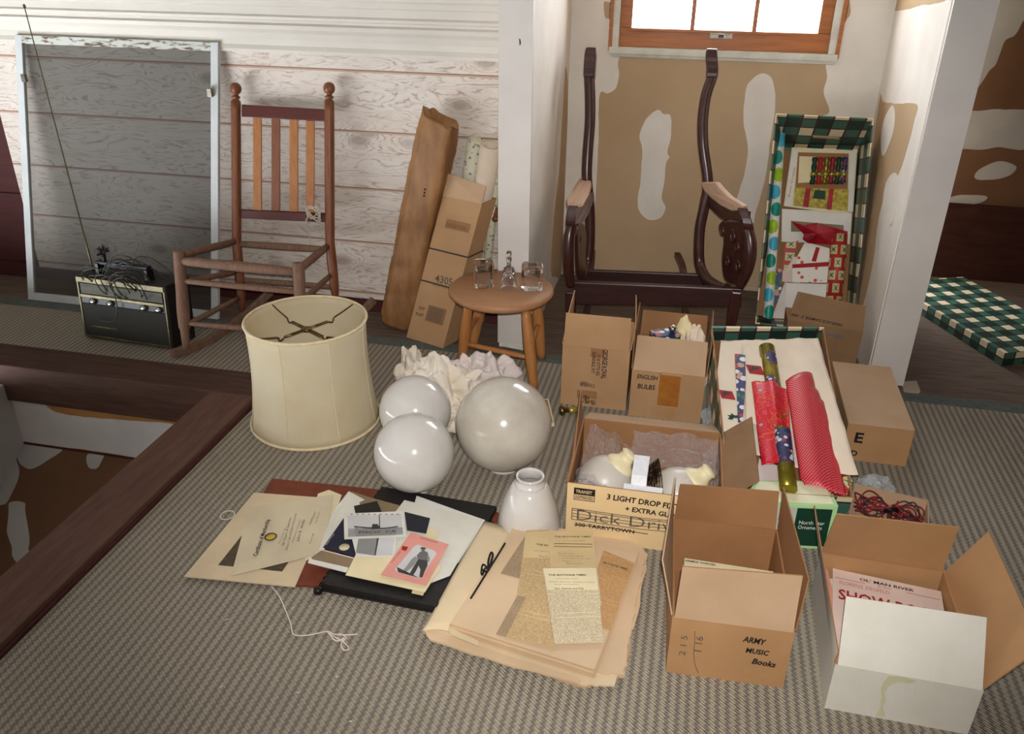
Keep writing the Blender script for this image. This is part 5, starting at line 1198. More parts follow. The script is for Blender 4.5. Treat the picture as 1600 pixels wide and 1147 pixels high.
outl = [(.37, .96), (.46, .985), (.56, .95), (.52, .88), (.44, .86), (.39, .74), (.375, .58), (.40, .42), (.39, .28), (.42, .12), (.43, .05), (.36, .04), (.375, .25), (.36, .5), (.34, .68), (.35, .85)]
mb.slab([o+e*u+up*v for u, v in outl], n_*.0008); mb.build('old_tape_stain', 'p_stain', cB)
bk2 = stackbook(3, .417, .685, 1.445, 1.775, .0055, .026, ['p_pinkish', 'p_cream', 'p_white'], lambda i: 'pile of sheet music hidden under the show tune in the white box', 'sheet music in the white box', 'sheet music')
zt2 = .0055+3*.026
mb = MB(); mb.slab([V((.406, 1.47, zt2+.001)), V((.45, 1.47, zt2+.001)), V((.432, 1.80, zt2+.001)), V((.408, 1.80, zt2+.001))], (0, 0, .003)); ob = mb.build('sheet_music', 'p_pink', loc=(.42, 1.62, zt2)); tag(ob, 'pinkish sheet music edge peeking left of the show tune in the white box', 'sheet music')
a_, b_ = pZ(1301, 889, zt2+.006), pZ(1470, 925, zt2+.006)
ev = (b_-a_); evn = V((ev.y, -ev.x, 0)).normalized()
mb = MB(); mb.slab([a_, a_+evn*.30, b_+evn*.28, b_], (0, 0, .002)); sm = mb.build('sheet_music', 'p_pinkish', loc=a_)
tag(sm, "sheet music titled Ol' Man River on top in the white box", 'sheet music')
def smt(s, u, v, h, m_, w, **kw): text(sm, s, a_+ev*u+evn*v+V((0, 0, .0022)), ev, -evn, h, m_, w=w, **kw)
smt("OL' MAN RIVER", .25, .026, .010, 'ink', .125, bold=.02); smt('from', .42, .036, .005, 'ink_grey', .03); smt('FLORENZ ZIEGFELD', .06, .056, .013, 'ink_pink', .115); smt('SHOW BOAT', .05, .112, .036, 'ink_red', .23, bold=.02)
for v0, v1 in ((.031, .95), (.03, .0)): pass
mb = MB(); 
for v, u0, u1 in ((.033, .02, .3), (.033, .68, .98)): 
    p, q = a_+ev*u0+evn*v+V((0, 0, .0022)), a_+ev*u1+evn*v+V((0, 0, .0022)); mb.slab([p+evn*.0012, q+evn*.0012, q, p], (0, 0, .0003))
mb.build('red_rule', 'ink_red', sm)
cC, BC, TC = carton('cardboard_box', 'open carton with a stamped address, left of the English Bulbs carton', (-.3916, 2.641, .0091, .2365, .25, .2379),
    {'F': ((94, .118), (92, .12)), 'L': ((98, .11), (92, .108)), 'R': ((86, .112), (95, .112))}, ['card', 'card'])
for s, u, h, m_, w, v0 in (('GEORGE KOVAL', .60, .018, 'ink', .115, .985), ('17-20 OTTO RD.', .52, .012, 'ink', .085, .90), ('GLENDALE, N.Y.', .45, .012, 'ink', .085, .93), ('17', .46, .012, 'ink_grey', .014, .40), ('GE', .41, .012, 'ink_grey', .014, .40), ('VBA', .29, .014, 'ink', .02, .42), ('USA', .35, .014, 'ink', .02, .42), ('FOR', .38, .014, 'ink', .03, .17), ('TO', .43, .014, 'ink', .014, .12), ('NYC', .34, .014, 'ink', .03, .19), ('USA', .48, .014, 'ink', .02, .12)):
    o, e, up = face(BC, TC); text(cC, s, o+e*u+up*v0, -up, e, h, m_, w=w, bold=.02, sep=.0012)
def tapef(root, B, T, u0, u1, v0, v1, m_='tape', name='tape'):
    o, e, up = face(B, T); n_ = e.cross(up).normalized(); mb = MB(); mb.slab([o+e*u+up*v for u, v in ((u0, v0), (u1, v0), (u1, v1), (u0, v1))], n_*.0006); return mb.build(name, m_, root)
tapef(cC, BC, TC, .42, .62, .84, .98, 'card_side'); tapef(cC, BC, TC, .25, .55, .14, .27, 'card_side'); tapef(cC, BC, TC, .62, .70, .66, .70, 'card_light')
cD, BD, TD = carton('cardboard_box', 'open carton marked English Bulbs, its flaps standing up', (-.1422, 2.6116, .0063, .2496, .31, .183),
    {'F': ((118, .12), (112, .118)), 'B': ((80, .09), (82, .09)), 'L': ((90, .14), (88, .126)), 'R': ((88, .12), (86, .122))}, ['card', 'card_side'], flapm={'F': ['card_light', 'card']})
ft(cD, BD, TD, 'ENGLISH', .075, .83, .016, w=.070, bold=.016, shear=.1); ft(cD, BD, TD, 'BULBS', .09, .62, .018, w=.060, bold=.016, shear=.1)
tapef(cD, BD, TD, .385, .67, .30, .99); tapef(cD, BD, TD, .30, .64, .03, .27, 'card_orange'); 
mb = MB(); mb.box(BD[0].x+.10, BD[0].x+.17, 2.605, 2.6105, .178, .186); mb.build('shiny_tape', 'tape_clear', cD)
# contents of the bulbs carton
p = V((-.045, 2.74, .006)); ob = thing('ornament_box', 'small blue and pink ornament box with a golden ball in the English Bulbs carton', 'box', p)
mb = MB(V((.9, .4, 0))); R = Matrix.Rotation(.5, 3, 'Z'); q = [p+R@V(v) for v in ((-.045, -.03, 0), (.045, -.03, 0), (.045, .03, 0), (-.045, .03, 0))]; mb.slab(q, (0, 0, .272)); mb.build('box_body', 'xmas_mix', ob)
mb = MB(); mb.lathe([(.015*math.sin(a), -.015*math.cos(a)) for a in [PI*i/12 for i in range(13)]], p+V((.025, 0, .287)), seg=20); mb.build('gold_ball', 'chrome', ob)
for i, (x, y, s) in enumerate(((.015, 2.79, 3), (.065, 2.74, 5))):
    mb = MB(); crumple(mb, (x, y, .155), (.055, .05, .135), 30+s, 30); tag(mb.build('crumpled_wrapping', 'p_yellow' if i == 0 else 'tissue_flat', loc=(x, y, .006)), ('yellowish' if i == 0 else 'cream') + ' crumpled wrapping in the English Bulbs carton, ' + ('left of the other wad' if i == 0 else 'rightmost wad'), 'wrapping')
cE, BE, TE = carton('cardboard_box', 'open carton marked 3 Light Drop holding bubble-wrapped globes', (-.2506, 1.8842, .0195, .415, .3534, .1868),
    {'L': ((100, .085), (84, .102)), 'B': ((-22, .15), (-22, .15)), 'R': ((44, .11), (42, .106))}, ['card_yellow', 'card_side'], flapm={'R': ['card_side', 'card_grey'], 'L': ['card_side', 'card_side'], 'B': ['card_side', 'card_light']})
ft(cE, BE, TE, '3 LIGHT DROP FIXTURE', .26, .80, .017, w=.235, bold=.03, shear=.05, rot=-.03); ft(cE, BE, TE, '+ EXTRA GLOBES', .385, .635, .015, w=.165, bold=.03, shear=.05, rot=-.02)
tapef(cE, BE, TE, .045, .185, .715, .93, 'ink', 'printed_logo'); tapef(cE, BE, TE, .048, .182, .725, .815, 'card_yellow', 'logo_field')
o, e, up = face(BE, TE); n_ = e.cross(up).normalized()
def fE(s, u, v, h, m_, w, bold=.01, sep=.0022): text(cE, s, o+e*u+up*v, e, up, h, m_, w=w, bold=bold, sep=sep)
fE('TRANSIT', .058, .85, .010, 'card_yellow', .045, .02); fE('LIGHTING CO.', .052, .75, .010, 'ink', .048)
fE('Dick Drive', .06, .37, .036, 'ink_grey', .29, -.01)
mb = MB()
for v in (.36, .42, .47, .53, .56): mb.tube([o+e*.04+up*v+n_*.0012, o+e*.5+up*(v-.02)+n_*.0012, o+e*.8+up*(v+.01)+n_*.0012], .0009, 4)
mb.tube([o+e*.04+up*.36+n_*.0012, o+e*.04+up*.56+n_*.0012], .0009, 4); mb.build('crossed_out_lines', 'ink', cE)
fE('300 TARRYTOWN', .06, .25, .012, 'ink', .165, .02)
mb = MB(); mb.tube([o+e*.06+up*.27+n_*.0014, o+e*.3+up*.29+n_*.0014, o+e*.55+up*.27+n_*.0014], .0012, 4); mb.build('strike_line', 'ink', cE)
# globes, fitters, foam and chains inside
def packed(c, R, fx, label):
    root = thing('packed_globe', label, 'lamp globe', (c[0], c[1], .012)); g = V(c); ax = V(fx).normalized()
    a0 = math.asin(.042/R); mb = MB(); mb.lathe([(R*math.sin(a), R*math.cos(a)) for a in [a0+(PI-a0)*i/30 for i in range(31)]], g, ax, 56); mb.build('glass', 'frost', root)
    h = R*math.cos(a0); mb = MB(); mb.lathe([(.044, h-.008), (.046, h), (.040, h+.010), (.030, h+.018), (.024, h+.026), (.022, h+.04), (.026, h+.046), (.018, h+.052), (0, h+.054)], g, ax, 36); mb.build('fitter', 'cream_cer', root)
pc1 = pZ(948, 732, .125); pc2 = pZ(1062, 744, .12)
pc1 = V((pc1.x+.003, 2.03, .105)); pc2 = V((.085, 2.02, .10))
pc1.x = pY(946, 735, 2.03).x; pc2.x = pY(1062, 745, 2.02).x
packed(pc1, .078, (.55, .25, .75), 'frosted globe with a cream fitter in the bubble wrap, left one in the carton')
packed(pc2, .080, (.65, .2, .65), 'frosted globe with a cream fitter in the bubble wrap, right one in the carton')
fo = pZ(990, 700, .18); mb = MB(); x = pY(996, 730, 1.98).x
mb.box(x-.012, x+.03, 1.93, 2.03, .006, .21); mb.box(x-.03, x+.075, 1.898, 1.93, .006, .178); tag(mb.build('foam_block', 'foam', loc=(x, 1.95, .006)), 'white L-shaped foam block standing between the two packed globes', 'foam block')
random.seed(8); mb = MB()
cx = x+.048
for k in range(16):
    t = k/15; c = V((cx+.012*math.sin(k*1.7), 1.95+.06*t+.008*math.sin(k), .16+.035*math.sin(t*PI)-.03*(k % 3)*.5)); d = k*1.1
    mb.tube([c+V((.006*math.cos(a)*math.cos(d), .006*math.cos(a)*math.sin(d), .010*math.sin(a))) for a in [2*PI*i/8 for i in range(8)]], .0017, 5, closed=True)
for k in range(5): mb.tube(cr([V((cx+.006*k-.012, 2.03, .13)), V((cx+.005*k-.015, 2.02, .19+.006*k)), V((cx+.006*k, 1.96, .17)), V((cx+.008*k, 1.94, .10))], 5), .002, 5)
tag(mb.build('lamp_chain', 'brass_dark', loc=(cx, 1.96, .1)), 'dark bronze lamp chain and cord beside the white foam block', 'chain')
x0, x1, y0, y1 = -.24, .155, 1.90, 2.225
def bub(u0, u1, v0, v1, seed, zf):
    mb = MB(); mb.grid(lambda u, v: V((u0+(u1-u0)*u, v0+(v1-v0)*v, zf(u, v)+.02*noise.noise(V((u*4+seed, v*4, seed)))+.008*noise.noise(V((u*11+seed, v*11, seed)))+.0032*abs(math.sin(PI*(u1-u0)*u/.011)*math.sin(PI*(v1-v0)*v/.011))+.002*noise.noise(V((u*60, v*60, seed)))))+V((.01*noise.noise(V((u*5, v*6, seed+4))), .01*noise.noise(V((u*5, v*6, seed+9))), 0)), 70, 80); return mb
mb = bub(-.236, -.10, 1.905, 2.22, 3, lambda u, v: .14+.035*(1-u)-.02*math.sin(PI*v)+(.0 if u < .5 else -.05*(u-.5)))
tag(mb.build('bubble_wrap', 'bubble', loc=(-.2, 2.0, .1)), 'bubble wrap around the left packed globe in the carton', 'bubble wrap')
mb = bub(-.20, -.06, 1.895, 1.97, 7, lambda u, v: .185-.09*u+.01*v-.05*v)
tag(mb.build('bubble_wrap', 'bubble', loc=(-.2, 1.9, .1)), 'small fold of bubble wrap in the front left corner of the carton', 'bubble wrap')
mb = bub(-.10, .15, 2.10, 2.225, 12, lambda u, v: .13+.045*v)
tag(mb.build('bubble_wrap', 'bubble', loc=(0, 2.2, .1)), 'bubble wrap along the rear wall of the carton', 'bubble wrap')
mb = bub(.112, .152, 1.90, 2.20, 17, lambda u, v: .13+.04*u)
tag(mb.build('bubble_wrap', 'bubble', loc=(.13, 2.0, .1)), 'bubble wrap at the right side of the carton', 'bubble wrap')
# closed carton on the right
qI = (.5639, 2.5001, .0047, .1927, .4536, .1358); qI = (.56, 2.49, .0, .20, .45, .135); BI, TI = qcorn(qI)
ci = thing('cardboard_box', 'closed brown carton by the foot of the right white post', 'box', sum(BI, V((0, 0, 0)))/4)
mb = MB(); mb.hexa(BI, TI); mb.cur = 1; mb.slab([p+V((0, 0, .0)) for p in TI], (0, 0, .004)); mb.build('body', ['card_orange', 'card_light'], ci, bev=.003)
o, e, up = face(BI, TI); text(ci, 'E', o+e*.13+up*.52, e, up, .036, 'ink', w=.026, bold=.03, sep=.0012); text(ci, 'D', o+e*.13+up*.14, e, up, .02, 'ink', w=.02, bold=.03, sep=.0012)
# kraft carton standing behind it, printing upside down
b0, b1 = pY(1234, 560, 3.10), pY(1336, 566, 3.10); b0.z = b1.z = 0; b0.x = pY(1232, 520, 3.10).x
tj0, tj1 = pY(1231, 500, 3.10), pY(1349, 518, 3.10); dj = V((0, .13, 0))
cj = thing('cardboard_box', 'worn kraft carton with upside down lettering below the upright plaid box', 'box', (b0+b1)/2)
mb = MB(); open_box(mb, [b0, b1, b1+dj, b0+dj], [tj0, tj1, tj1+dj, tj0+dj]); mb.build('body', ['card_grey', 'card_side'], cj)
fj0, fj1 = pY(1247, 456, 3.14), pY(1353, 479, 3.14)
mb = MB(); mb.slab([tj0, tj1, fj1, fj0], (0, .004, 0)); mb.build('flap', 'card_grey', cj)
mb = MB(); mb.slab([pY(1251, 461, 3.137), pY(1263, 463, 3.137), pY(1263, 472, 3.133), pY(1251, 470, 3.133)], (0, -.001, 0)); mb.build('dark_label', 'ink', cj)
a, b = pY(1317, 506, 3.095), pY(1237, 489, 3.10); text(cj, 'FIREPLACE DAMPER 3" 1840', a, b-a, V((0, 0, -1)), .011, 'ink', w=(b-a).length, bold=.01, sep=.003)
a, b = pY(1318, 524, 3.095), pY(1292, 520, 3.095); text(cj, 'Value', a, b-a, V((0, 0, -1)), .016, 'ink_blue', w=(b-a).length, bold=.01, sep=.003)
# ============================================================ ORNAMENT GIFT BOX
gb = thing('ornament_gift_box', 'pale green and cream box with a dark green ornament label', 'box', pZ(1250, 850, 0))
T4 = [pZ(1160, 786, .155), pZ(1310, 789, .155), pZ(1292, 751, .155), pZ(1176, 751, .155)]
T4 = [V((.215, 1.905, .15)), V((.452, 1.915, .15)), V((.445, 2.035, .15)), V((.215, 2.035, .15))]
T4 = [pZ(1162, 783, .15), pZ(1310, 790, .15), pZ(1292, 752, .15), pZ(1180, 751, .15)]
B4 = [V((p.x, p.y+.002, 0)) for p in T4]
e = (T4[1]-T4[0]); en = e.normalized()
mb = MB(); mb.hexa(B4, [p+V((0, 0, -.012)) for p in T4]); mb.build('box_body', 'green_box', gb)
mb = MB(); g_ = [p+V((0, -.002 if i < 2 else .002, -.012)) for i, p in enumerate(T4)]; mb.hexa(g_, [p+V((0, -.002 if i < 2 else .002, 0)) for i, p in enumerate(T4)]); mb.build('lid', 'green_box', gb, bev=.001)
c = sum(T4, V((0, 0, 0)))/4; mb = MB(); mb.slab([c+(p-c)*.90 for p in T4], (0, 0, .0006)); mb.build('lid_panel', 'cream_box', gb)
mb = MB(); mb.slab([c+V((.014*math.cos(t), .004*math.sin(t), .0007)) for t in [2*PI*i/16 for i in range(16)]], (0, 0, .0005)); mb.build('lid_slot', 'ink_blue', gb)
fo_ = T4[0]+V((0, -.0005, -.014)); fu = V((0, 0, -.125))
mb = MB(); mb.slab([fo_+e*.58, fo_+e*.95, fo_+e*.95+fu, fo_+e*.58+fu], (0, -.0012, 0)); mb.build('label_panel', 'dkgreen', gb)
mb = MB(); mb.slab([fo_+e*.2, fo_+e*.57, fo_+e*.57+fu, fo_+e*.2+fu], (0, -.0012, 0)); mb.build('picture_panel', 'vial', gb)
text(gb, 'North Star', fo_+e*.62+V((0, -.0012, -.052)), e, V((0, 0, 1)), .012, 'ink_white', w=.068, sep=.0006); text(gb, 'Ornaments', fo_+e*.62+V((0, -.0012, -.068)), e, V((0, 0, 1)), .012, 'ink_white', w=.064, sep=.0006)
mb = MB(); cst = fo_+e*.42+V((0, -.0016, -.03))
for k in range(12): a = k*PI/6; mb.tube([cst+V((.004*math.cos(a), 0, .004*math.sin(a))), cst+V(((.012+.006*(k % 2))*math.cos(a), 0, (.012+.006*(k % 2))*math.sin(a)))], .0007, 4)
mb.build('printed_star', 'roll_gold', gb)
# ============================================================ STRING LIGHTS IN A SHALLOW BOX
lb = thing('shallow_box', 'shallow gift box lid holding red and green string lights', 'box', pZ(1390, 800, 0))
qT = [pZ(1326, 805, .045), pZ(1452, 838, .045), pZ(1451, 782, .045), pZ(1335, 755, .045)]
qB = [V((p.x, p.y, 0)) for p in qT]; mb = MB(); open_box(mb, qB, qT, .003); mb.build('tray', ['foil_gold', 'card_light'], lb)
cb_ = sum(qB, V((0, 0, 0)))/4; ex_ = (qB[1]-qB[0]).normalized(); ey_ = V((-ex_.y, ex_.x, 0))
random.seed(17)
wl = thing('string_lights', 'coiled red and dark green string light cords in the shallow box', 'string lights', cb_)
for nm, n, m_ in (('red_cord', 13, 'wire_red'), ('green_cord', 9, 'wire_dark')):
    mb = MB()
    for k in range(n):
        s_ = -1 if k % 2 else 1; c = cb_+ex_*(s_*.048+random.uniform(-.014, .014))+ey_*random.uniform(-.012, .012)+V((0, 0, random.uniform(.012, .05)))
        a0 = random.uniform(-.6, .6); rx, ry = random.uniform(.026, .046), random.uniform(.02, .036)
        pts = []
        for i in range(12):
            t = 2*PI*i/12; r = V((rx*math.cos(t), ry*math.sin(t), 0)); r = Matrix.Rotation(a0, 3, 'Z')@r
            pts.append(c+ex_*r.x+ey_*r.y+V((0, 0, .012*math.sin(t*2+k)+random.uniform(-.003, .003))))
        for i, p in enumerate(pts): pts[i] = V((p.x, p.y, max(p.z, .006)))
        mb.tube(cr(pts, 4, True), .0022, 6, closed=True)
    mb.build(nm, m_, wl)
mb = MB()
for k in range(12):
    c = cb_+ex_*random.uniform(-.07, .07)+ey_*random.uniform(-.03, .03)+V((0, 0, random.uniform(.04, .055))); d = V((random.uniform(-1, 1), random.uniform(-1, 1), random.uniform(0, .5))).normalized()
    mb.tube([c, c+d*.006, c+d*.013], [.0035, .003, .001], 6)
mb.build('bulb', 'ink_red', wl)
mb = MB(); mb.tube([cb_+V((-.02, -.01, .045)), cb_+V((.02, -.014, .05))], .008, 8); mb.build('plug', 'blackp', wl)
# clear ornament behind it
go = thing('clear_globe', 'small clear plastic globe with a brass cap behind the string lights', 'ornament', pZ(1363, 768, 0))
oc = pZ(1363, 765, .034)+V((0, .03, 0)); mb = MB(); mb.lathe([(.032*math.sin(a), -.032*math.cos(a)) for a in [PI*i/20 for i in range(21)]], V((oc.x, oc.y, .033)), seg=32); mb.build('clear_shell', 'clear_plastic', go)
mb = MB(); mb.lathe([(.012, 0), (.012, .012), (.006, .018), (0, .018)], V((oc.x, oc.y-.012, .02)), seg=16); mb.build('brass_cap', 'brass', go)
mb = MB(); crumple(mb, (oc.x+.015, oc.y+.005, .03), (.055, .04, .03), 44, 26); mb.build('film', 'clear_plastic', go)
# clear film bag beside the bulbs carton
mb = MB(); crumple(mb, pZ(1110, 652, .035), (.035, .05, .035), 61, 26); tag(mb.build('plastic_bag', 'clear_plastic', loc=pZ(1108, 672, 0)), 'crumpled clear plastic bag right of the English Bulbs carton', 'plastic bag')
# ============================================================ PLAID BOX ON THE FLOOR (its far end propped up)
zf, zn = .325, .15
G = {'BL': pZ(1111.5, 510, zf), 'BR': pZ(1287, 511, zf), 'FR': pZ(1333, 778, zn), 'FL': pZ(1138, 768, zn)}
GT = [G['FL'], G['FR'], G['BR'], G['BL']]
nG = (GT[1]-GT[0]).cross(GT[3]-GT[0]).normalized(); GB = [p-nG*.125 for p in GT]; mz = min(p.z for p in GB)
GB = [p-V((0, 0, mz)) if False else p for p in GB]
gx = (GT[1]-GT[0]).normalized(); gy = (GT[3]-GT[0]); gy = (gy-gx*gy.dot(gx)).normalized()
pb = thing('plaid_gift_box', 'green and cream plaid box full of wrapping paper, tilted toward the viewer', 'box', V((GB[0].x+.19, GB[0].y+.1, 0)))
def plaidbox(root, T, B, ex, ey, ez, inner):
    mb = MB(ex, ey, ez, T[3]); open_box(mb, B, T, .004); return mb.build('body', ['plaid', inner], root)
mb = MB(gx, gy, nG, GT[3]); open_box(mb, GB, GT, .0045); mb.mi = [0 if i in (0, 1, 2, 3, 4) else 1 for i in range(len(mb.f))]; 
mb.build('body', ['plaid_g', 'card_side'], pb)
rimh = (GT[3]-GB[3])
mb = MB(gx, gy, nG, GT[3]); t_ = gx*.006
i0, i1 = GT[3]+gx*.005-gy*.0055, GT[2]-gx*.005-gy*.0055
mb.slab([i0, i1, i1-rimh*.45, i0-rimh*.45], -gy*.0006)
mb.slab([GT[3]+nG*.0005, GT[2]+nG*.0005, GT[2]+nG*.0005-gy*.01, GT[3]+nG*.0005-gy*.01], nG*.0005); mb.build('rim_paper', 'plaid_g', pb)
def gp(x, y, d=0):
    """point of the photo's ray on the plane d metres below the box rim"""
    r_ = ray(x, y); P0 = GT[0]-nG*d; return CP+r_*((P0-CP).dot(nG)/r_.dot(nG))
def gsheet(name, label, cat, px_, d, m_, th=.001, parent=None, group=None):
    pts = [gp(x, y, d) for x, y in px_]; e = (pts[1]-pts[0]).normalized(); f_ = nG.cross(e)
    mb = MB(e, f_, nG, pts[0])
    if (pts[1]-pts[0]).cross(pts[2]-pts[0]).dot(nG) < 0: pts = pts[::-1]
    mb.slab(pts, nG*th); o = mb.build(name, m_, parent, loc=None if parent else sum(pts, V((0, 0, 0)))/len(pts))
    if parent is None: tag(o, label, cat, group)
    return o
# long cream tissue sheet, softly waved, covers most of the contents
tl = [gp(1126, 532, .02), gp(1278, 528, .004), gp(1341, 742, -.014), gp(1130, 690, .03)]
mb = MB(); mb.grid(lambda u, v: tl[0].lerp(tl[1], u).lerp(tl[3].lerp(tl[2], u), v)+nG*(.012*noise.noise(V((u*4, v*5, 1)))+.004*noise.noise(V((u*12, v*12, 5)))-.028*math.sin(PI*u)*(v)), 36, 50)
tag(mb.build('tissue_sheet', 'tissue_flat', loc=tl[3], sol=.001), 'large cream tissue paper sheet lining the tilted plaid box', 'tissue paper')
lw_ = gsheet('holly_paper', 'cream wrapping sheet with holly squares at the left of the plaid box', 'wrapping paper', [(1129, 675), (1120, 590), (1126, 536), (1160, 534), (1152, 600), (1166, 660), (1158, 672)], .012, 'tissue_flat')
def leafs(root, cx, cy, s, d, sq=True):
    c = gp(cx, cy, d); 
    if sq: 
        mb = MB(); mb.slab([c+gx*(-s*.8)+gy*(s*.7), c+gx*(-s*.6)+gy*(-s*.7), c+gx*s*.9+gy*(-s*.9), c+gx*(s*.7)+gy*(s*.5)], nG*.0004); mb.build('red_square', 'ink_red', root)
    mb = MB()
    for a in (2.6, 1.9, 3.4, .6):
        dd = gx*math.cos(a)+gy*math.sin(a); oo = gx*-math.sin(a)+gy*math.cos(a)
        s2 = s*(.62 if sq else .8); mb.slab([c, c+dd*s2*.4+oo*s2*.3, c+dd*s2*.95, c+dd*s2*.4-oo*s2*.3], nG*.0009)
    mb.build('holly_leaf', 'dkgreen', root)
leafs(lw_, 1135, 616, .028, .010); leafs(lw_, 1147, 653, .028, .010, False); 
blue = gsheet('wrapping_roll', 'narrow navy and red christmas wrap strip left in the plaid box', 'wrapping paper', [(1153, 660), (1150, 600), (1148, 554), (1164, 556), (1165, 600), (1160, 660)], .0055, 'xmas_mix', .004)
hs_ = gsheet('holly_paper', 'cream sheet with a holly square beside the gold roll in the plaid box', 'wrapping paper', [(1166, 660), (1164, 590), (1165, 541), (1190, 560), (1196, 600), (1184, 664)], .007, 'tissue_flat', .0012)
leafs(hs_, 1179, 577, .032, .0055)
def groll(name, label, cat, p0, p1, r, m_, d, flat=1.0):
    a, b = gp(p0[0], p0[1], d), gp(p1[0], p1[1], d); root = thing(name, label, cat, a); ax = (b-a).normalized(); L = (b-a).length; sx = ax.cross(nG).normalized()
    mb = MB(); K = 28; mb.smooth = True
    for i, t in enumerate((0, .25, .5, .75, 1)):
        for j in range(K): q = 2*PI*j/K; mb.v.append(a+ax*L*t+sx*r*math.cos(q)+nG*r*flat*math.sin(q))
    for i in range(4):
        for j in range(K): 
            l = (j+1) % K; mb.face((i*K+j, i*K+l, (i+1)*K+l, (i+1)*K+j), [(j/K*2*PI*r, i/4*L), ((j+1)/K*2*PI*r, i/4*L), ((j+1)/K*2*PI*r, (i+1)/4*L), (j/K*2*PI*r, (i+1)/4*L)])
    mb.smooth = False; mb.face(tuple(range(K-1, -1, -1))); mb.face(tuple(4*K+j for j in range(K))); mb.build('roll_body', m_, root); return root, a, ax, sx, L
gr, a, ax, sx, L = groll('gift_wrap_roll', 'olive gold gift wrap roll with navy oval medallions in the plaid box', 'wrapping roll', (1216, 660), (1198, 543), .026, 'roll_gold', .012, .8)
for t, s_ in ((.80, -.35), (.45, .35)):
    mb = MB(); c = a+ax*(L*t); 
    for k, (rr, m_) in enumerate(((.024, 'ink_news'), (.0215, 'xmas_navy'))):
        mb = MB(); mb.smooth = True; c0 = len(mb.v); NN = 20
        def onr(u, v): 
            q = PI/2+ (s_+u)/1.0; return c+ax*v+sx*(.0264+.0004*k)*math.cos(q)+nG*(.0264+.0004*k)*.8*math.sin(q)
        mb.grid(lambda u, v: onr(rr/.026*math.cos(2*PI*v)*u*.95, rr*1.5*math.sin(2*PI*v)*u), 5, NN); mb.build('medallion', m_, gr)
# red swirl paper wrapped loosely
rs = [gp(1174, 598, .0), gp(1219, 604, -.006), gp(1238, 742, .0), gp(1190, 722, .012)]
rs = [gp(1174, 597, .004), gp(1230, 608, .0), gp(1240, 735, .0), gp(1190, 728, .006)]
mb = MB(); mb.grid(lambda u, v: rs[0].lerp(rs[1], u).lerp(rs[3].lerp(rs[2], u), v)+nG*(.026*math.sin(PI*min(1, u*1.1))*(.75+.25*math.cos(u*11))+.003*math.sin(v*7)), 26, 30)
tag(mb.build('red_wrap_roll', 'red_swirl', loc=rs[3], sol=.001), 'bright red swirl-patterned wrapping paper roll over the gold roll', 'wrapping paper')
# medallion end of the gold roll shows again below the red paper
gr2, a, ax, sx, L = groll('wrapping_roll', 'navy patterned end of a gold roll below the red swirl paper', 'wrapping roll', (1232, 765), (1222, 672), .024, 'roll_gold', -.012, .8)
mb = MB(); mb.smooth = True; mb.grid(lambda u, v: a+ax*(L*(.38+.58*v))+sx*.0245*math.cos(PI*(1-u))+nG*.0245*.8*math.sin(PI*(1-u)), 14, 6); mb.build('navy_band', 'xmas_navy', gr2)
# red dotted wrap folded in steps
rd2 = thing('dotted_wrap', 'red wrapping paper with tiny white dots folded in steps, right in the plaid box', 'wrapping paper', gp(1290, 770, 0))
stp = [(1227, 597), (1268, 585), (1275, 598), (1279, 612), (1287, 627), (1292, 645), (1300, 668), (1322, 768), (1318, 774), (1252, 758)]
layers = [((1227, 597), (1268, 585), (1272, 599), (1300, 775), (1250, 750)), ((1240, 606), (1278, 612), (1284, 628), (1308, 775), (1252, 752)), ((1250, 622), (1287, 628), (1293, 648), (1315, 775), (1254, 754)), ((1255, 645), (1293, 648), (1301, 670), (1323, 776), (1256, 757))]
for i, ly in enumerate(layers):
    pts = [gp(x, y, .004-.000*i) for x, y in ly]; L0, R0, R1, B1_, B0_ = pts
    mb = MB(); K = 14
    def fn(u, v, h0=.028-.005*i):
        l = L0.lerp(B0_, v); r2 = (R0.lerp(R1, v/.12) if v < .12 else R1.lerp(B1_, (v-.12)/.88)); return l.lerp(r2, u)+nG*(h0*math.sin(PI*(.04+.92*u))**.6*(1-.15*v)-.004)
    mb.grid(fn, K, 20, uvs=(.10, .32)); mb.build('fold', 'red_dots', rd2, sol=.0012)
gsheet('green_red_wrap', 'bit of green and red wrap at the lower right corner of the plaid box', 'wrapping paper', [(1318, 742), (1326, 740), (1332, 752), (1322, 776), (1310, 772)], .006, 'holly_roll')
gsheet('white_tissue', 'white tissue folded below the red swirl paper in the plaid box', 'tissue paper', [(1186, 718), (1236, 738), (1238, 756), (1180, 752)], .03, 'tissue2', .004)
# plain carton that carries the raised end
zz = min(GB[2].z, GB[3].z)-.006; gy0 = min(GB[2].y, GB[3].y)-.13
mb = MB(); q = [V((.17, gy0+.02, 0)), V((.43, gy0+.02, 0)), V((.43, gy0+.14, 0)), V((.17, gy0+.14, 0))]
sl = (GB[3].z-GB[0].z)/(GB[3].y-GB[0].y)
tp = [V((p.x, p.y, GB[0].z+sl*(p.y-GB[0].y)-.004)) for p in q]; mb.hexa(q, tp)
tag(mb.build('cardboard_box', 'card_side', loc=(.30, gy0+.08, 0)), 'plain brown carton propping up the far end of the tilted plaid box', 'box')
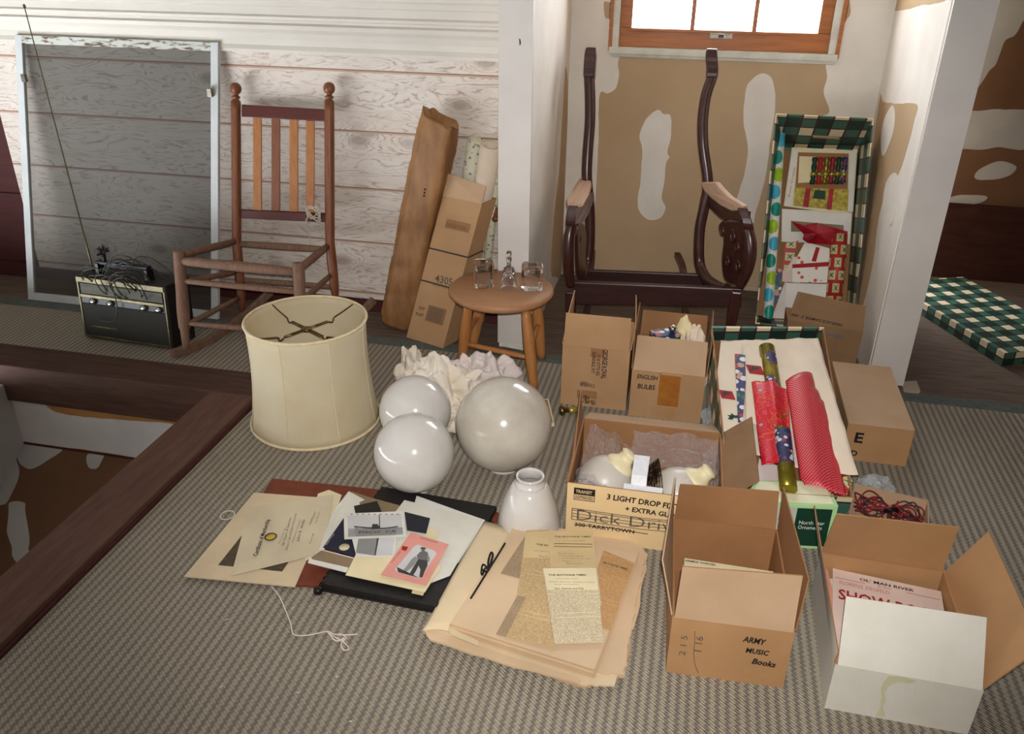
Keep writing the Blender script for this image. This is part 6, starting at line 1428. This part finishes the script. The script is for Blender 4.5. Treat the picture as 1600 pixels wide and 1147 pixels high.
# ============================================================ UPRIGHT PLAID BOX
F0, F1, F3 = pY(1180, 506, 3.46), pY(1212, 177, 3.70), pY(1365.5, 185, 3.70); F0.z = max(F0.z, .01)
F2 = F3+(F0-F1); F2.x += .02; F2.z = F0.z
FT = [F0, F2, F3, F1]
bt0, bt1 = pY(1224, 229, 3.90), pY(1342, 232, 3.90)
FB = [V((F0.x+.01, F0.y+.17, .002)), V((F2.x-.005, F0.y+.17, .002)), bt1, bt0]
fx = (F2-F0).normalized(); fz = (F1-F0).normalized(); fy = fz.cross(fx).normalized()
ub = thing('plaid_gift_box', 'green and cream plaid box standing upright against the alcove wall, filled with gift wrap', 'box', V((F0.x+.19, F0.y+.1, 0)))
mb = MB(fx, fy, fz, F1); open_box(mb, FB, FT, .0045)
mb.build('body', ['plaid', 'plaid'], ub)
nf = fx.cross(fz).normalized()
if nf.y > 0: nf = -nf
bk_ = MB(); 
def lerp4(u, v, inset=0): return FB[0].lerp(FB[1], u).lerp(FB[3].lerp(FB[2], u), v)
bn = (FB[1]-FB[0]).cross(FB[3]-FB[0]).normalized()
if bn.y > 0: bn = -bn
mb = MB(); mb.slab([lerp4(.01, .01)+bn*.006, lerp4(.99, .01)+bn*.006, lerp4(.99, .975)+bn*.006, lerp4(.01, .975)+bn*.006], bn*.001); mb.build('cardboard_liner', 'card_side', ub)
hd = F1.lerp(F3, .35)+(bt0-F1)*.55, F1.lerp(F3, .63)+(bt0-F1)*.55
mb = MB(); up2 = (bt0-F1).normalized(); dn = up2.cross(fx).normalized()
if dn.z > 0: dn = -dn
mb.slab([hd[0]+dn*.0055, hd[1]+dn*.0055, hd[1]+dn*.0055+up2*.02, hd[0]+dn*.0055+up2*.02], dn*.001); mb.build('handle_slot', 'card_light', ub)
def up_(x, y, d):
    """point on a plane d metres in front of the box bottom"""
    r_ = ray(x, y); P0 = FB[3]+bn*d; return CP+r_*((P0-CP).dot(bn)/r_.dot(bn))
def usheet(name, label, cat, px_, d, m_, th=.0012, parent=None, group=None):
    pts = [up_(x, y, d) for x, y in px_]; e = (pts[1]-pts[0]).normalized(); f_ = bn.cross(e); mb = MB(e, f_, bn, pts[0])
    if (pts[1]-pts[0]).cross(pts[2]-pts[0]).dot(bn) < 0: pts = pts[::-1]
    mb.slab(pts, bn*th); o = mb.build(name, m_, parent, loc=None if parent else sum(pts, V((0, 0, 0)))/len(pts))
    if parent is None: tag(o, label, cat, group)
    return o
cbx = usheet('candle_box', 'box of coloured candles and gold wrap near the top of the upright plaid box', 'candle box', [(1223, 323), (1236, 232), (1337, 237), (1331, 332), (1300, 334)], .01, 'p_cream', .03)
def cbs(pts, m_, z, n_): usheet(n_, None, None, pts, z, m_, .0008, parent=cbx)
cbs([(1240, 321), (1247, 238), (1326, 240), (1324, 330)], 'card_side', .0402, 'window_area')
cbs([(1247, 286), (1249, 244), (1275, 245), (1266, 285)], 'p_yellow', .0412, 'gold_paper')
for k in range(6):
    x = 1269+k*9.5; m_ = ['dkgreen', 'ink_red', 'roll_gold', 'wire_red', 'dkgreen', 'xmas_navy'][k]
    a, b = up_(x, 288, .045), up_(x+4.5, 246, .045); mb = MB(); pts = [a.lerp(b, i/10) for i in range(11)]; mb.tube(pts, [.0105+.0022*math.sin(i*2.2) for i in range(11)], 10); mb.build('candle', m_, cbx)
    mb = MB(); mb.tube([a.lerp(b, .30), a.lerp(b, .45)], .0128, 10); mb.build('gold_band', 'foil_gold', cbx)
cbs([(1240, 320), (1242, 293), (1326, 296), (1324, 330)], 'foil_gold', .0415, 'gold_wrap'); cbs([(1254, 323), (1259, 294), (1267, 294), (1263, 324)], 'wrap_red_foil', .0425, 'ribbon'); cbs([(1291, 327), (1296, 295), (1303, 295), (1299, 328)], 'wrap_red_foil', .0425, 'ribbon')
cbs([(1270, 310), (1273, 297), (1290, 298), (1289, 312)], 'dkgreen', .0425, 'leaf_print'); cbs([(1305, 311), (1306, 306), (1323, 307), (1323, 312)], 'foil_gold', .0428, 'gold_bow')
cbs([(1226, 321), (1238, 234), (1247, 235), (1237, 322)], 'p_white', .0415, 'side_panel'); cbs([(1325, 328), (1328, 239), (1336, 240), (1331, 330)], 'p_white', .0415, 'side_panel')
a, b = up_(1234, 308, .0425), up_(1243, 262, .0425); text(cbx, 'from Cream', a, b-a, -fx, .009, 'ink_red', w=(b-a).length, sep=.0006)
# side dotted roll
a, b = up_(1200, 496, .12), up_(1219, 208, .10)
dr_ = thing('gift_wrap_roll', 'white gift wrap roll with blue and green dots along the left of the upright box', 'wrapping roll', a); ax = (b-a).normalized(); L = (b-a).length
mb = MB(); mb.lathe([(.019, 0), (.021, .002), (.021, L-.002), (.019, L)], a, ax, 24, cap0=True, cap1=True); mb.build('roll_body', 'p_white', dr_)
e1 = ax.orthogonal().normalized(); tc_ = (CP-a); tc_ = (tc_-ax*tc_.dot(ax)).normalized(); sd_ = ax.cross(tc_)
for k in range(11):
    m_ = ['dot_teal', 'dot_blue', 'dot_lime'][k % 3]; c = a+ax*(L*(.03+k*.093)); mb = MB(); mb.smooth = True
    def onr(u, v, c=c, off=(-.35 if k % 2 else .35)): q = u+off; return c+ax*v+tc_*(.0214*math.cos(q))+sd_*(.0214*math.sin(q))
    mb.grid(lambda u, v: onr(1.25*u*math.cos(2*PI*v), .030*u*math.sin(2*PI*v)), 5, 20); mb.build('dot', m_, dr_)
usheet('white_card_box', 'white flat gift box below the candle box in the upright plaid box', 'box', [(1220, 378), (1221, 327), (1330, 333), (1326, 382)], .012, 'p_white', .02)
usheet('taupe_strip', 'grey card strip behind the red ribbon foil in the upright box', 'card', [(1236, 362), (1236, 345), (1318, 352), (1318, 362)], .034, 'p_taupe', .002)
# red foil
rf = [(1236, 346), (1256, 352), (1276, 348), (1325, 362), (1322, 372), (1300, 382), (1262, 380), (1254, 374), (1256, 366)]
pts = [up_(x, y, .05) for x, y in rf]; mb = MB(); cc = sum(pts, V((0, 0, 0)))/len(pts)+bn*.02; n0 = len(mb.v); mb.v += pts+[cc, cc+V((.02, 0, -.01))+bn*.01]
for i in range(len(pts)): mb.face((n0+i, n0+(i+1) % len(pts), n0+len(pts)))
tag(mb.build('red_foil', 'wrap_red_foil', loc=cc, sol=.001), 'shiny red foil ribbon wad in the middle of the upright plaid box', 'foil')
# holly roll
a, b = up_(1302, 480, .055), up_(1312, 366, .045); hr = thing('gift_wrap_roll', 'red gift wrap roll with holly squares at the right of the upright box', 'wrapping roll', a); ax = (b-a).normalized(); L = (b-a).length; tc_ = (CP-a); tc_ = (tc_-ax*tc_.dot(ax)).normalized(); sd_ = ax.cross(tc_)
mb = MB(); r = .034; mb.smooth = True; K = 24
for i in range(2):
    for j in range(K): q = 2*PI*j/K; mb.v.append(a+ax*L*i+tc_*r*.8*math.cos(q)+sd_*r*math.sin(q))
for j in range(K): l = (j+1) % K; mb.face((j, l, K+l, K+j), [(j/K*2*PI*r, 0), ((j+1)/K*2*PI*r, 0), ((j+1)/K*2*PI*r, L), (j/K*2*PI*r, L)])
mb.smooth = False; mb.face(tuple(range(K-1, -1, -1))); mb.face(tuple(K+j for j in range(K))); mb.build('roll_body', 'holly_roll', hr)
# cards and bird paper
wc = [('white and red bird paper sheet leaning highest in the upright box', [(1240, 432), (1246, 400), (1258, 378), (1296, 388), (1296, 412), (1270, 416)], .03, 'bird_card'),
      ('lower white and red bird paper in front of the first one', [(1238, 441), (1238, 416), (1298, 412), (1297, 442)], .036, 'bird_card'),
      ('red patterned small wrap piece left in the upright box', [(1222, 420), (1226, 380), (1248, 376), (1240, 402), (1226, 424)], .032, 'holly_roll'),
      ('plain white envelope standing in the lower middle of the upright box', [(1222, 492), (1226, 442), (1296, 444), (1296, 470), (1268, 492)], .044, 'p_white'),
      ('slim white card leaning at the lower left of the upright box', [(1206, 497), (1222, 452), (1229, 436), (1226, 498)], .056, 'tissue2'),
      ('green and red striped wrap scrap beside the dotted roll', [(1208, 478), (1212, 420), (1222, 420), (1220, 470)], .04, 'xmas_mix'),
      ('cream card behind the wrap pieces in the upright box', [(1222, 440), (1224, 400), (1256, 402), (1250, 442)], .024, 'p_pinkish')]
for lb_, px_, d, m_ in wc: usheet('wrapping_card', lb_, 'wrapping paper', px_, d, m_, .002)
for o_, pts in ((0, [(1268, 408), (1275, 386), (1281, 387), (1275, 409)]), (1, [(1238, 419), (1238, 413), (1298, 409), (1298, 416)])):
    ob = [o for o in bpy.data.objects if o.get('label') == wc[o_][0]][0]; usheet('red_stripe', None, None, pts, .0325 if o_ == 0 else .0385, 'ink_red', .0006, parent=ob)
gd = thing('green_garland', 'dark green foil wrap roll squeezed against the right side of the upright box', 'wrapping roll', up_(1330, 480, .04))
a, b = up_(1334, 478, .05), up_(1342, 345, .04); mb = MB(); mb.tube([a.lerp(b, i/12) for i in range(13)], [.014+.003*math.sin(i*2) for i in range(13)], 10); mb.build('roll_body', 'dkgreen', gd)
# ============================================================ PLAID LID IN THE DARK ROOM
k0, k1 = pZ(1571, 552, .05), pZ(1507, 433.5, .05)
kA = pZ(1442, 473, .05); d1 = (k0-kA).normalized(); nA = V((-d1.y, d1.x, 0))
w_ = (k1-kA).dot(nA)
len_ = .80
K0 = k0; K1 = k0-d1*len_; 
pl = thing('plaid_box_lid', 'green and cream plaid box lid lying on the bare floor beyond the right post', 'box lid', V(((K0+K1)/2+nA*w_/2).xy.to_3d()))
Tk = [K0, K0+nA*w_, K1+nA*w_, K1]; Bk = [V((p.x, p.y, -.008)) for p in Tk]
mb = MB(d1, nA, V((0, 0, 1)), K0+V((0, 0, .0))); mb.hexa(Bk, Tk); mb.build('lid_body', 'plaid_h', pl, bev=.002)
# ============================================================ LIGHT
w = bpy.data.worlds.new('world'); bpy.context.scene.world = w; w.use_nodes = True
w.node_tree.nodes['Background'].inputs[0].default_value = (.88, .94, 1, 1); w.node_tree.nodes['Background'].inputs[1].default_value = WORLD
def area(name, loc, rot, sx, sy, e, col=(1, 1, 1)):
    l = bpy.data.lights.new(name, 'AREA'); l.shape = 'RECTANGLE'; l.size = sx; l.size_y = sy; l.energy = e; l.color = col
    o = bpy.data.objects.new(name, l); COL.objects.link(o); o.location = loc; o.rotation_euler = rot; return o
po = area('window_portal', (.05, YR+.115, (WZ0+WZ1)/2), (-PI/2, 0, 0), WX1-WX0, WZ1-WZ0, 1); po.data.cycles.is_portal = True
fl_ = bpy.data.lights.new('camera_flash', 'SPOT'); fl_.energy = FLASH; fl_.shadow_soft_size = .012; fl_.spot_size = math.radians(79); fl_.spot_blend = 1; fl_.color = (1, .98, .955)
fo_ = bpy.data.objects.new('camera_flash', fl_); COL.objects.link(fo_); fo_.location = CP+_u*.045+_r*.02
fo_.rotation_euler = (-ray(940, 620)).to_track_quat('Z', 'Y').to_euler()
sc = bpy.context.scene; sc.view_settings.view_transform = 'Standard'; sc.view_settings.look = 'None'; sc.view_settings.gamma = 1; sc.view_settings.exposure = EXPO
try: sc.view_settings.use_curve_mapping = False
except Exception: pass
for o in bpy.data.objects:
    if '_w' in o: del o['_w']
